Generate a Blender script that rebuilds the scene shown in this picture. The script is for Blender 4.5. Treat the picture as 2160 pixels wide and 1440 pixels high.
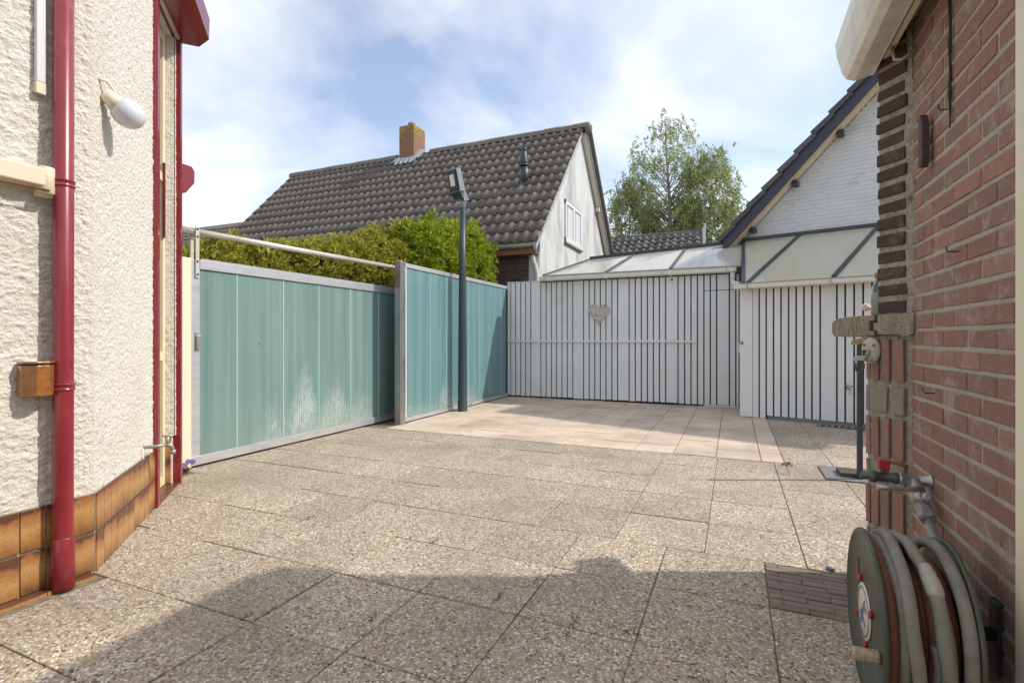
import bpy, bmesh, math, random
from mathutils import Vector, Matrix, noise
random.seed(7)
PI = math.pi
sc = bpy.context.scene
for o in list(bpy.data.objects): bpy.data.objects.remove(o)
C = sc.collection

# ------------------------------------------------------------------ camera, sky, sun, exposure
YAW = math.atan(468 / 1075)
cam_d = bpy.data.cameras.new('camera'); cam = bpy.data.objects.new('camera', cam_d); C.objects.link(cam)
cam.location = (0, 0, 1.2); cam.rotation_euler = (PI / 2, 0, YAW)
cam_d.sensor_width = 36; cam_d.lens = 36 * 1075 / 2160; cam_d.shift_y = -7 / 2160
cam_d.clip_start = 0.05; cam_d.clip_end = 2000
sc.camera = cam
SUN_EL = math.radians(43); SUN_AZ = math.atan2(.925, .38)
S = Vector((math.sin(SUN_AZ) * math.cos(SUN_EL), math.cos(SUN_AZ) * math.cos(SUN_EL), math.sin(SUN_EL)))
sun_d = bpy.data.lights.new('sun', 'SUN'); sun_d.energy = 2.7; sun_d.angle = math.radians(0.9); sun_d.color = (1, .93, .82)
sun = bpy.data.objects.new('sun', sun_d); C.objects.link(sun); sun.rotation_euler = S.to_track_quat('Z', 'Y').to_euler()
sun.location = (20, 10, 30)
W = bpy.data.worlds.new('World'); sc.world = W; W.use_nodes = True
nt = W.node_tree; nt.nodes.clear()
def wn(t, **k):
    n = nt.nodes.new(t)
    for a, b in k.items(): setattr(n, a, b)
    return n
out = wn('ShaderNodeOutputWorld'); bg = wn('ShaderNodeBackground')
sky = wn('ShaderNodeTexSky', sky_type='NISHITA'); sky.sun_disc = False
sky.sun_elevation = SUN_EL; sky.sun_rotation = SUN_AZ; sky.dust_density = .6; sky.air_density = 1.0; sky.ozone_density = 1.5
bg.inputs[1].default_value = 0.15
tc = wn('ShaderNodeTexCoord'); sep = wn('ShaderNodeSeparateXYZ'); nt.links.new(tc.outputs['Generated'], sep.inputs[0])
add = wn('ShaderNodeMath', operation='ADD'); nt.links.new(sep.outputs[2], add.inputs[0]); add.inputs[1].default_value = .35
com = wn('ShaderNodeCombineXYZ')
for i in range(2):
    dv = wn('ShaderNodeMath', operation='DIVIDE'); nt.links.new(sep.outputs[i], dv.inputs[0]); nt.links.new(add.outputs[0], dv.inputs[1])
    nt.links.new(dv.outputs[0], com.inputs[i])
nz = wn('ShaderNodeTexNoise'); nz.inputs['Scale'].default_value = 1.6; nz.inputs['Detail'].default_value = 7; nz.inputs['Roughness'].default_value = .52
nz.inputs['Distortion'].default_value = .35
nt.links.new(com.outputs[0], nz.inputs['Vector'])
rp = wn('ShaderNodeValToRGB'); rp.color_ramp.elements[0].position = .38; rp.color_ramp.elements[1].position = .64
rp.color_ramp.elements[0].color = (.16, .16, .16, 1); rp.color_ramp.elements[1].color = (.97, .97, .97, 1)
nt.links.new(nz.outputs[0], rp.inputs[0])
mx = wn('ShaderNodeMixRGB'); nt.links.new(rp.outputs[0], mx.inputs[0]); nt.links.new(sky.outputs[0], mx.inputs[1])
mx.inputs[2].default_value = (5.3, 5.4, 5.6, 1)
nt.links.new(mx.outputs[0], bg.inputs[0]); nt.links.new(bg.outputs[0], out.inputs[0])
sc.view_settings.view_transform = 'Standard'; sc.view_settings.look = 'None'; sc.view_settings.gamma = 1
sc.view_settings.exposure = 0.55; sc.view_settings.use_curve_mapping = False
sc.render.resolution_x = 1024; sc.render.resolution_y = 682

# ------------------------------------------------------------------ helpers
WL = {}
def link(o, parent=None):
    C.objects.link(o)
    if parent is not None:
        o.parent = parent; o.matrix_parent_inverse = WL[parent.name].inverted()
    WL[o.name] = Matrix.Translation(o.location)
    return o
def tag(o, label, cat, group=None):
    o['label'] = label; o['category'] = cat
    if group: o['group'] = group
    return o
def thing(name, label, cat, loc=(0, 0, 0), group=None):
    o = bpy.data.objects.new(name, None); o.empty_display_size = .1; o.location = loc
    link(o); return tag(o, label, cat, group)
def struct(o): o['kind'] = 'structure'; return o
def frame(origin, xa, ya):
    xa = Vector(xa).normalized(); ya = Vector(ya).normalized(); za = Vector((0, 0, 1)); o = Vector(origin)
    return Matrix(((xa.x, ya.x, za.x, o.x), (xa.y, ya.y, za.y, o.y), (xa.z, ya.z, za.z, o.z), (0, 0, 0, 1)))
ID = Matrix.Identity(4)
class MB:
    def __init__(s, M=ID): s.v = []; s.f = []; s.M = M; s.sm = []
    def p(s, *q): s.v.append(s.M @ Vector(q)); return len(s.v) - 1
    def face(s, ids, smooth=False): s.f.append(tuple(ids)); s.sm.append(smooth)
    def quad(s, a, b, c, d, sm=False): s.face([s.p(*a), s.p(*b), s.p(*c), s.p(*d)], sm)
    def box(s, x0, x1, y0, y1, z0, z1, j=0):
        r = lambda: random.uniform(-j, j) if j else 0
        i = [s.p(x + r(), y + r(), z + r()) for x in (x0, x1) for y in (y0, y1) for z in (z0, z1)]
        for q in ((0, 1, 3, 2), (4, 6, 7, 5), (0, 4, 5, 1), (2, 3, 7, 6), (0, 2, 6, 4), (1, 5, 7, 3)): s.face([i[k] for k in q])
        return s
    def hexa(s, b, t):      # 4 bottom points, 4 top points
        i = [s.p(*q) for q in list(b) + list(t)]
        for q in ((3, 2, 1, 0), (4, 5, 6, 7), (0, 1, 5, 4), (1, 2, 6, 5), (2, 3, 7, 6), (3, 0, 4, 7)): s.face([i[k] for k in q])
        return s
    def prism(s, prof, a0, a1, axis='y', smooth=False, cap=True):   # prof: list of 2D points; extruded along axis
        def P(u, w, a): return {'y': (u, a, w), 'x': (a, u, w), 'z': (u, w, a)}[axis]
        n = len(prof); A = [s.p(*P(u, w, a0)) for u, w in prof]; B = [s.p(*P(u, w, a1)) for u, w in prof]
        for k in range(n):
            m = (k + 1) % n; s.face([A[k], A[m], B[m], B[k]], smooth)
        if cap: s.face(A[::-1]); s.face(B)
        return s
    def tube(s, pts, r, n=10, cap=True, smooth=True):
        pts = [Vector(p) for p in pts]; rr = r if isinstance(r, (list, tuple)) else [r] * len(pts); rings = []
        up = Vector((0, 0, 1)); prev = None
        for k, p in enumerate(pts):
            d = (pts[min(k + 1, len(pts) - 1)] - pts[max(k - 1, 0)]).normalized()
            if prev is None:
                a = d.cross(up)
                if a.length < .05: a = d.cross(Vector((1, 0, 0)))
            else: a = prev - d * prev.dot(d)
            a.normalize(); b = d.cross(a); prev = a
            rings.append([s.p(*(p + (a * math.cos(2 * PI * i / n) + b * math.sin(2 * PI * i / n)) * rr[k])) for i in range(n)])
        for A, B in zip(rings, rings[1:]):
            for i in range(n): s.face([A[i], A[(i + 1) % n], B[(i + 1) % n], B[i]], smooth)
        if cap: s.face(rings[0][::-1]); s.face(rings[-1])
        return s
    def lathe(s, prof, o, ax, n=20, smooth=True, cap=True):    # prof (r, h)
        o = Vector(o); ax = Vector(ax).normalized(); a = ax.cross(Vector((0, 0, 1)))
        if a.length < .05: a = Vector((1, 0, 0))
        a.normalize(); b = ax.cross(a); rings = []
        for r, h in prof:
            rings.append([s.p(*(o + ax * h + (a * math.cos(2 * PI * i / n) + b * math.sin(2 * PI * i / n)) * r)) for i in range(n)])
        for A, B in zip(rings, rings[1:]):
            for i in range(n): s.face([A[i], A[(i + 1) % n], B[(i + 1) % n], B[i]], smooth)
        if cap: s.face(rings[0][::-1]); s.face(rings[-1])
        return s
    def build(s, name, mat, parent=None, bevel=0, recalc=True, seg=2):
        o0 = Vector((0, 0, 0))
        if s.v:
            xs = [v.x for v in s.v]; ys = [v.y for v in s.v]; zs = [v.z for v in s.v]
            o0 = Vector(((min(xs) + max(xs)) / 2, (min(ys) + max(ys)) / 2, min(zs)))
        me = bpy.data.meshes.new(name); me.from_pydata([v - o0 for v in s.v], [], s.f)
        me.polygons.foreach_set('use_smooth', s.sm)
        if recalc:
            bm = bmesh.new(); bm.from_mesh(me)
            bmesh.ops.recalc_face_normals(bm, faces=bm.faces)
            if bevel: bmesh.ops.bevel(bm, geom=[e for e in bm.edges if len(e.link_faces) == 2 and e.calc_face_angle(0) > .5], offset=bevel, segments=seg, affect='EDGES', profile=.5)
            bm.to_mesh(me); bm.free()
        me.materials.append(mat)
        o = bpy.data.objects.new(name, me); o.location = o0; link(o, parent); return o
def dup(o, parent, M):        # another object sharing the mesh, at world matrix M
    c = bpy.data.objects.new(o.name.split('.')[0], o.data); C.objects.link(c)
    c.parent = parent
    if parent is not None: c.matrix_parent_inverse = WL[parent.name].inverted()
    c.matrix_basis = M; WL[c.name] = M.copy(); return c

# ------------------------------------------------------------------ materials
def newmat(name):
    m = bpy.data.materials.new(name); m.use_nodes = True; t = m.node_tree
    return m, t, t.nodes['Principled BSDF']
def nd(t, ty, ins=None, **k):
    n = t.nodes.new(ty)
    for a, b in k.items(): setattr(n, a, b)
    for a, b in (ins or {}).items():
        if hasattr(b, 'is_output') or isinstance(b, bpy.types.NodeSocket): t.links.new(b, n.inputs[a])
        else: n.inputs[a].default_value = b
    return n
def pos(t, sx=1, sy=1, sz=1):
    g = t.nodes.new('ShaderNodeNewGeometry')
    if (sx, sy, sz) == (1, 1, 1): return g.outputs['Position']
    return nd(t, 'ShaderNodeVectorMath', {0: g.outputs['Position'], 1: (sx, sy, sz)}, operation='MULTIPLY').outputs[0]
def ntex(t, vec, scale, detail=4, rough=.55, dist=0):
    return nd(t, 'ShaderNodeTexNoise', {'Vector': vec, 'Scale': scale, 'Detail': detail, 'Roughness': rough, 'Distortion': dist}).outputs[0]
def ramp(t, fac, stops, interp='LINEAR'):
    r = nd(t, 'ShaderNodeValToRGB', {0: fac}); e = r.color_ramp.elements; r.color_ramp.interpolation = interp
    while len(e) < len(stops): e.new(.5)
    for k, (p, c) in enumerate(stops):
        e[k].position = p; e[k].color = (c, c, c, 1) if isinstance(c, (int, float)) else (*c[:3], 1)
    return r.outputs[0]
def mix(t, fac, a, b, mode='MIX'):
    n = nd(t, 'ShaderNodeMixRGB', blend_type=mode)
    for i, q in ((0, fac), (1, a), (2, b)):
        if isinstance(q, bpy.types.NodeSocket): t.links.new(q, n.inputs[i])
        elif i == 0: n.inputs[0].default_value = q
        else: n.inputs[i].default_value = (*q[:3], 1)
    return n.outputs[0]
def math_(t, op, a, b=None):
    n = nd(t, 'ShaderNodeMath', operation=op)
    for i, q in ((0, a), (1, b)):
        if q is None: continue
        if isinstance(q, bpy.types.NodeSocket): t.links.new(q, n.inputs[i])
        else: n.inputs[i].default_value = q
    return n.outputs[0]
def bump(t, b, h, strength=.5, dist=.01):
    n = nd(t, 'ShaderNodeBump', {'Height': h, 'Strength': strength, 'Distance': dist}); t.links.new(n.outputs[0], b.inputs['Normal'])
def objrand(t): return t.nodes.new('ShaderNodeObjectInfo').outputs['Random']
def M(name, c1, c2=None, scale=8, rough=.6, metal=0, bs=0, bstr=.3, bdist=.004, rnd=.0, spec=.5, stretch=(1, 1, 1), dirt=None, dscale=2, drange=(.5, .75), trans=0, coat=0, sss=0):
    m, t, b = newmat(name); P = pos(t, *stretch)
    col = None
    if c2: col = mix(t, ramp(t, ntex(t, P, scale, 6, .6), [(.3, 0), (.7, 1)]), c1, c2)
    if dirt:
        col = mix(t, ramp(t, ntex(t, P, dscale, 7, .65), [(drange[0], 0), (drange[1], 1)]), col if col else c1, dirt)
    if rnd:
        r = objrand(t); f = math_(t, 'ADD', math_(t, 'MULTIPLY', r, 2 * rnd), 1 - rnd)
        hsv = nd(t, 'ShaderNodeHueSaturation', {'Value': f})
        if col: t.links.new(col, hsv.inputs['Color'])
        else: hsv.inputs['Color'].default_value = (*c1, 1)
        col = hsv.outputs[0]
    if col: t.links.new(col, b.inputs['Base Color'])
    else: b.inputs['Base Color'].default_value = (*c1, 1)
    b.inputs['Roughness'].default_value = rough; b.inputs['Metallic'].default_value = metal
    b.inputs['Specular IOR Level'].default_value = spec; b.inputs['Coat Weight'].default_value = coat
    b.inputs['Transmission Weight'].default_value = trans
    if bs: bump(t, b, ntex(t, P, bs, 5, .6), bstr, bdist)
    return m
def gravel_mat():
    m, t, b = newmat('exposed_aggregate'); P = pos(t)
    v = nd(t, 'ShaderNodeTexVoronoi', {'Vector': P, 'Scale': 105.0, 'Randomness': 1.0}, feature='F1')
    sp = nd(t, 'ShaderNodeSeparateColor', {0: v.outputs['Color']})
    col = ramp(t, sp.outputs[0], [(0, (.055, .06, .075)), (.07, (.20, .125, .07)), (.16, (.38, .27, .17)), (.4, (.49, .385, .27)), (.62, (.35, .295, .235)), (.8, (.57, .495, .395)), (1, (.78, .73, .64))])
    d = v.outputs['Distance']
    col = mix(t, ramp(t, d, [(.5, 0), (.85, .7)]), col, (.20, .16, .12))
    big = ntex(t, P, 1.1, 5, .6); col = mix(t, ramp(t, big, [(.42, 0), (.7, .55)]), col, (.20, .16, .12))
    r = objrand(t); hs = nd(t, 'ShaderNodeHueSaturation', {'Color': col, 'Value': math_(t, 'ADD', math_(t, 'MULTIPLY', r, .2), .93)})
    t.links.new(hs.outputs[0], b.inputs['Base Color']); b.inputs['Roughness'].default_value = .7
    bump(t, b, ramp(t, d, [(0, 1), (.75, 0)]), .6, .005); return m
def pink_mat():
    m, t, b = newmat('pink_tile'); P = pos(t)
    col = mix(t, ntex(t, P, 60, 3), (.55, .43, .325), (.67, .55, .44))
    col = mix(t, ramp(t, ntex(t, P, 1.3, 7, .7), [(.42, 0), (.74, .8)]), col, (.28, .21, .155))
    col = mix(t, ramp(t, ntex(t, P, 9, 6, .75), [(.6, 0), (.75, .5)]), col, (.24, .18, .13))
    hs = nd(t, 'ShaderNodeHueSaturation', {'Color': col, 'Value': math_(t, 'ADD', math_(t, 'MULTIPLY', objrand(t), .16), .92)})
    t.links.new(hs.outputs[0], b.inputs['Base Color']); b.inputs['Roughness'].default_value = .8
    bump(t, b, ntex(t, P, 150, 3), .25, .003); return m
def plinth_mat():
    m, t, b = newmat('glazed_brown_tile'); P = pos(t)
    g = t.nodes.new('ShaderNodeTexCoord').outputs['Generated']; sp = nd(t, 'ShaderNodeSeparateXYZ', {0: g})
    w = math_(t, 'ADD', sp.outputs[2], math_(t, 'MULTIPLY', math_(t, 'SUBTRACT', ntex(t, P, 14, 5, .7), .5), .55))
    w = math_(t, 'ADD', w, math_(t, 'MULTIPLY', objrand(t), .25))
    col = ramp(t, w, [(.0, (.10, .045, .025)), (.3, (.34, .16, .05)), (.62, (.47, .26, .10)), (.95, (.30, .12, .04)), (1, (.12, .045, .025))])
    col = mix(t, ramp(t, ntex(t, P, 120, 3), [(.5, 0), (.7, .5)]), col, (.16, .07, .03))
    t.links.new(col, b.inputs['Base Color']); b.inputs['Roughness'].default_value = .32; bump(t, b, ntex(t, P, 60, 4), .15, .003); return m
def stucco_mat():
    m, t, b = newmat('cream_stucco'); P = pos(t)
    col = mix(t, ntex(t, P, 30, 5), (.78, .735, .645), (.85, .82, .75))
    col = mix(t, ramp(t, ntex(t, P, 2.2, 5), [(.5, 0), (.75, .5)]), col, (.64, .575, .47))
    t.links.new(col, b.inputs['Base Color']); b.inputs['Roughness'].default_value = .85
    bump(t, b, math_(t, 'ADD', math_(t, 'MULTIPLY', ntex(t, P, 62, 4, .7), 1.6), ntex(t, P, 150, 3, .6)), .9, .009); return m
def poly_mat(name, tint, tint2, rough, rib, axis, stain=False, y0=0, trans=.25, rw=.08):
    m, t, b = newmat(name); P = pos(t); sp = nd(t, 'ShaderNodeSeparateXYZ', {0: P}); a = sp.outputs[axis]
    w = math_(t, 'SINE', math_(t, 'MULTIPLY', a, 2 * PI / rib)); w01 = math_(t, 'ADD', math_(t, 'MULTIPLY', w, .5), .5)
    vec = nd(t, 'ShaderNodeCombineXYZ', {0: math_(t, 'MULTIPLY', a, 9.0), 1: 0.0, 2: math_(t, 'MULTIPLY', sp.outputs[2], .25)}).outputs[0]
    f = math_(t, 'ADD', math_(t, 'MULTIPLY', ntex(t, vec, 1.0, 3), .85), math_(t, 'MULTIPLY', w01, rw))
    col = mix(t, ramp(t, f, [(.25, 0), (.75, 1)]), tint, tint2)
    if stain:
        HT = [(3.2, .06), (3.7, .10), (3.9, .32), (4.05, .55), (4.16, .30), (4.3, .5), (4.45, .92), (4.58, .85), (4.7, .35), (4.82, .58), (5.0, .72), (5.15, .55), (5.25, .30), (5.4, .52), (5.6, .46), (5.8, .16), (6.0, .08), (6.15, .28), (6.5, .2), (6.9, .18), (7.05, .55), (7.3, .5), (7.45, .12), (7.65, .46), (8.0, .38), (8.25, .2), (8.7, .05), (9.6, .0)]
        ya = math_(t, 'DIVIDE', math_(t, 'SUBTRACT', a, 3.0), 7.0)
        hgt = math_(t, 'SUBTRACT', nd(t, 'ShaderNodeSeparateColor', {0: ramp(t, ya, [((p - 3) / 7, q) for p, q in HT])}).outputs[0], -.02)
        edge = math_(t, 'ADD', math_(t, 'SUBTRACT', hgt, sp.outputs[2]), math_(t, 'MULTIPLY', math_(t, 'SUBTRACT', ntex(t, pos(t, 1, 16, 4), 3.0, 5, .7), .5), .75))
        mk = ramp(t, edge, [(-.02, 0), (.42, 1)])
        mk = math_(t, 'MULTIPLY', mk, ramp(t, ntex(t, pos(t, 1, 3, 1), 11, 5, .75), [(.34, .05), (.6, .95)]))
        mk = math_(t, 'MULTIPLY', mk, math_(t, 'ADD', math_(t, 'MULTIPLY', w01, .55), .45))
        # dried streaks running down from the top rail
        st = ramp(t, ntex(t, pos(t, 1, 7, .3), 1.7, 4, .6), [(.60, 0), (.72, .55)])
        st = math_(t, 'MULTIPLY', st, ramp(t, sp.outputs[2], [(1.0, 0), (2.1, 1)]))
        st = math_(t, 'MULTIPLY', st, ramp(t, ntex(t, pos(t, 1, 3, 1), 25, 4, .7), [(.45, 0), (.6, 1)]))
        mk = math_(t, 'MAXIMUM', mk, st)
        col = mix(t, mk, col, (.70, .76, .75))
        col = mix(t, ramp(t, math_(t, 'SUBTRACT', 1.0, sp.outputs[2]), [(.55, 0), (1.0, .35)]), col, (.28, .36, .27))
    t.links.new(col, b.inputs['Base Color']); b.inputs['Roughness'].default_value = rough
    b.inputs['Specular IOR Level'].default_value = .6
    bump(t, b, w01, .12 if stain else .3, .002)
    if trans:
        tr = nd(t, 'ShaderNodeBsdfTranslucent', {'Color': col}); ms = nd(t, 'ShaderNodeMixShader', {0: trans, 1: b.outputs[0], 2: tr.outputs[0]})
        t.links.new(ms.outputs[0], t.nodes['Material Output'].inputs[0])
    return m
def brick_mat(name, c1, c2, c3, white=.35):
    m, t, b = newmat(name); P = pos(t); r = objrand(t)
    col = ramp(t, r, [(0, c1), (.35, c2), (.6, tuple(x * .86 for x in c2)), (.85, c3), (1, (c3[0] * 1.12, c3[1] * .95, c3[2] * .8))])
    col = mix(t, ramp(t, ntex(t, P, 16, 5, .7), [(.4, 0), (.7, .45)]), col, tuple(x * .62 for x in c1))
    col = mix(t, ramp(t, ntex(t, P, 190, 3, .8), [(.42, .0), (.62, .6)]), col, tuple(x * .5 for x in c1))
    col = mix(t, ramp(t, ntex(t, P, 260, 2, .8), [(.6, 0), (.7, .5)]), col, tuple(min(1, x * 1.7) for x in c3))
    col = mix(t, ramp(t, ntex(t, P, 6, 7, .74, .6), [(.53, 0), (.74, white)]), col, (.55, .50, .46))
    t.links.new(col, b.inputs['Base Color']); b.inputs['Roughness'].default_value = .85; bump(t, b, ntex(t, P, 200, 5, .7), .7, .004); return m
def leaf_mat(name, a, b_, c):
    m, t, b = newmat(name); r = nd(t, 'ShaderNodeNewGeometry').outputs['Random Per Island']
    col = ramp(t, r, [(0, a), (.55, b_), (1, c)]); t.links.new(col, b.inputs['Base Color']); b.inputs['Roughness'].default_value = .55
    tr = nd(t, 'ShaderNodeBsdfTranslucent', {'Color': col}); ms = nd(t, 'ShaderNodeMixShader', {0: .5, 1: b.outputs[0], 2: tr.outputs[0]})
    t.links.new(ms.outputs[0], t.nodes['Material Output'].inputs[0]); return m
def wood_mat(name, c1, c2, rough=.8):
    m, t, b = newmat(name)
    o = t.nodes.new('ShaderNodeTexCoord').outputs['Object']
    n = ntex(t, nd(t, 'ShaderNodeVectorMath', {0: o, 1: (60, 60, 8)}, operation='MULTIPLY').outputs[0], 1.0, 5, .65)
    col = mix(t, ramp(t, n, [(.35, 0), (.65, 1)]), c1, c2)
    cr = ramp(t, nd(t, 'ShaderNodeTexVoronoi', {'Vector': o, 'Scale': 45.0}, feature='DISTANCE_TO_EDGE').outputs[0], [(0, .8), (.04, 0)])
    col = mix(t, cr, col, tuple(x * .2 for x in c1)); t.links.new(col, b.inputs['Base Color']); b.inputs['Roughness'].default_value = rough
    bump(t, b, n, .5, .004); return m
def chimney_mat():
    m, t, b = newmat('lichen_brick'); P = pos(t)
    col = mix(t, ntex(t, P, 9, 4), (.24, .13, .085), (.34, .21, .14))
    sp = nd(t, 'ShaderNodeSeparateXYZ', {0: P}); hz = ramp(t, math_(t, 'SUBTRACT', sp.outputs[2], 7.0), [(0.2, 0), (1.05, .15)])
    col = mix(t, ramp(t, math_(t, 'ADD', ntex(t, P, 7, 6, .7), hz), [(.60, 0), (.67, .85)]), col, (.44, .27, .04))
    t.links.new(col, b.inputs['Base Color']); b.inputs['Roughness'].default_value = .9; bump(t, b, ntex(t, P, 60, 4), .4, .01); return m

m_gravel = gravel_mat(); m_pink = pink_mat(); m_plinth = plinth_mat(); m_stucco = stucco_mat()
m_soil = M('joint_sand', (.12, .10, .07), (.26, .215, .16), 30, .95, bs=80)
m_red = M('red_lacquer', (.21, .012, .02), (.26, .022, .032), 5, .3, coat=.3, dirt=(.30, .10, .10), dscale=14, drange=(.58, .82), bs=25, bstr=.05)
m_redmatt = M('red_paint', (.22, .02, .03), (.19, .016, .025), 4, .4)
m_cream = M('cream_paint', (.72, .62, .40), (.78, .69, .48), 3, .45, dirt=(.5, .42, .28), drange=(.58, .85))
m_creamlt = M('pale_cream_board', (.80, .73, .57), (.76, .68, .52), 1.5, .5)
m_white = M('white_paint_board', (.72, .73, .735), (.77, .78, .785), 2, .45, rnd=.03, dirt=(.52, .52, .49), dscale=1.2, drange=(.6, .95), bs=3, bstr=.08, bdist=.02)
m_gutter = M('off_white_gutter', (.74, .71, .64), (.79, .77, .70), 4, .3, dirt=(.4, .38, .3), drange=(.5, .85), dscale=4)
m_pvc = M('white_pvc', (.75, .75, .74), (.7, .7, .69), 3, .3)
m_dark = M('dark_backing', (.008, .008, .009), None, rough=.7)
m_bar = M('anthracite_aluminium', (.05, .055, .065), (.07, .075, .085), 6, .4, metal=.4)
m_alu = M('brushed_aluminium', (.52, .53, .55), (.62, .63, .65), 5, .38, metal=.55, bs=20, bstr=.05, stretch=(1, 1, 6), dirt=(.38, .38, .38), drange=(.55, .85))
m_steel = M('stained_steel', (.28, .28, .29), (.40, .40, .41), 5, .33, metal=.7, dirt=(.22, .15, .09), dscale=3.5, drange=(.48, .72), stretch=(1, 1, .6))
m_tube = M('weathered_tube', (.66, .64, .58), (.60, .57, .50), 6, .35, metal=.35, dirt=(.4, .34, .24), drange=(.55, .8))
m_teal = poly_mat('teal_multiwall_sheet', (.17, .29, .275), (.31, .46, .44), .12, .032, 1, True)
m_teal2 = poly_mat('blue_teal_multiwall_sheet', (.13, .27, .29), (.25, .43, .45), .10, .032, 1, True)
m_strip = M('pale_joint_strip', (.36, .55, .52), None, rough=.2)
m_poly = poly_mat('opal_roof_sheet', (.60, .58, .50), (.74, .72, .65), .10, .03, 0, False, trans=.2)
m_pole = M('dark_green_pole', (.026, .048, .052), (.036, .062, .066), 6, .45, dirt=(.03, .13, .10), dscale=7, drange=(.6, .75))
m_grey = M('grey_lamp_metal', (.22, .24, .27), None, rough=.45, metal=.3)
m_lens, _t, _b = newmat('lamp_glass'); _b.inputs['Base Color'].default_value = (.55, .55, .45, 1); _b.inputs['Roughness'].default_value = .08
m_reflector = M('pale_reflector', (.75, .75, .62), None, rough=.3)
m_globe = M('frosted_white_glass', (.66, .70, .74), (.62, .66, .70), 3, .25, spec=.6)
m_beige = M('beige_plastic', (.68, .60, .44), (.72, .64, .49), 5, .45)
m_brass = M('brass_rod', (.50, .28, .09), (.38, .20, .08), 9, .3, metal=.8)
m_pot = M('brown_glazed_pot', (.20, .07, .02), (.38, .16, .04), 22, .2, coat=.6, bs=40, bstr=.3)
m_conduit = M('pale_conduit', (.62, .64, .66), None, rough=.4)
m_tap = M('grey_tap_metal', (.30, .31, .30), (.42, .42, .40), 20, .4, metal=.6)
m_rtile = M('grey_roof_tile', (.135, .112, .095), (.20, .172, .148), 22, .85, rnd=.14, bs=70, bstr=.35, bdist=.01, dirt=(.11, .098, .088), dscale=1.2, drange=(.52, .78))
m_rtile2 = M('mossy_roof_tile', (.15, .145, .13), (.25, .24, .22), 9, .9, rnd=.22, bs=40, bstr=.4, bdist=.02)
m_ridge = M('lichen_ridge_tile', (.16, .145, .12), (.23, .205, .165), 8, .9, rnd=.12, dirt=(.34, .24, .05), dscale=4, drange=(.62, .75))
m_dtile = M('anthracite_verge_tile', (.075, .07, .072), (.11, .104, .105), 10, .7, rnd=.16)
m_render = M('stained_white_render', (.53, .54, .54), (.60, .61, .61), 2, .85, dirt=(.26, .265, .255), dscale=1.3, drange=(.48, .70), stretch=(1, 1, .35), bs=40, bstr=.2)
m_peel = M('peeling_verge_paint', (.50, .52, .52), (.20, .23, .24), 16, .8)
m_whitebrick = M('painted_white_brick', (.63, .63, .64), (.70, .70, .70), 3, .75, dirt=(.42, .42, .42), dscale=2.2, drange=(.6, .8), bs=60, bstr=.3)
m_purple = M('dark_violet_board', (.032, .03, .055), (.045, .04, .07), 3, .4)
m_ochre = M('ochre_edge', (.55, .36, .13), None, rough=.6)
m_brown = M('brown_fascia_wood', (.20, .08, .035), (.28, .13, .06), 8, .6, stretch=(1, 6, 6))
m_brickR = brick_mat('red_face_brick', (.285, .148, .112), (.35, .19, .145), (.385, .235, .19), .6)
m_mortar = M('grey_mortar', (.42, .385, .31), (.33, .295, .235), 25, .95, bs=120, bstr=.5)
m_brickD = brick_mat('dark_old_brick', (.075, .042, .036), (.10, .05, .04), (.085, .052, .05), .3)
m_mortarD = M('rough_dark_mortar', (.23, .21, .18), (.42, .39, .34), 45, .95, bs=70, bstr=1, bdist=.01, dirt=(.08, .078, .07), dscale=9, drange=(.56, .74))
m_brickP = brick_mat('pink_engraved_brick', (.36, .20, .155), (.40, .23, .185), (.33, .18, .14), .2)
m_block = M('grey_concrete_block', (.22, .20, .165), (.29, .265, .22), 40, .95, bs=140, bstr=.7)
m_brickH = brick_mat('brown_house_brick', (.085, .05, .038), (.115, .065, .05), (.075, .05, .045), .25)
m_mortarH = M('pale_old_mortar', (.20, .17, .145), (.13, .11, .09), 20, .95)
m_paver = brick_mat('brown_paver', (.27, .21, .17), (.32, .25, .205), (.24, .19, .155), .35)
m_shelf = wood_mat('weathered_oak', (.20, .165, .115), (.36, .31, .235)); m_plankdark = wood_mat('dark_plank', (.06, .05, .04), (.11, .095, .075))
m_handle = wood_mat('worn_handle_wood', (.33, .26, .16), (.5, .42, .29))
m_reelg = M('dark_green_enamel', (.05, .065, .055), (.075, .085, .07), 8, .45, dirt=(.16, .14, .11), dscale=6, drange=(.52, .8), bs=40, bstr=.1)
m_hosered = M('red_rubber_hose', (.22, .075, .05), (.17, .06, .045), 9, .65, dirt=(.10, .05, .04), drange=(.5, .8))
m_hosegrey = M('grey_rubber_hose', (.20, .185, .16), (.265, .25, .225), 11, .75, dirt=(.14, .13, .085), dscale=7, drange=(.5, .75), bs=120, bstr=.2)
m_redplas = M('red_handle', (.45, .02, .02), None, rough=.45); m_iron = M('dark_iron', (.03, .03, .032), (.05, .045, .04), 30, .5, metal=.5)
m_galv = M('galvanised', (.36, .35, .34), (.45, .44, .43), 25, .4, metal=.7); m_greenb = M('green_bronze', (.06, .09, .075), (.13, .12, .10), 30, .5, metal=.4)
m_badge = M('pale_badge', (.62, .58, .47), None, rough=.5); m_blue = M('blue_print', (.13, .19, .30), None, rough=.5)
m_stone = M('mottled_stone', (.42, .40, .34), (.55, .53, .47), 60, .9, bs=150, bstr=.6); m_orange = M('orange_eye', (.40, .11, .02), None, rough=.3)
m_bead = M('green_bead', (.06, .10, .07), (.10, .15, .11), 60, .6); m_bone = M('bone_white', (.38, .355, .30), (.48, .455, .40), 60, .85, bs=120, bstr=.6)
m_plum = M('dark_plum_wood', (.055, .03, .03), (.09, .05, .045), 30, .6, bs=60, bstr=.6)
m_terra = M('terracotta_cap', (.40, .14, .06), None, rough=.7); m_shell = M('pink_shell', (.66, .48, .38), (.75, .62, .52), 40, .5)
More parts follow.
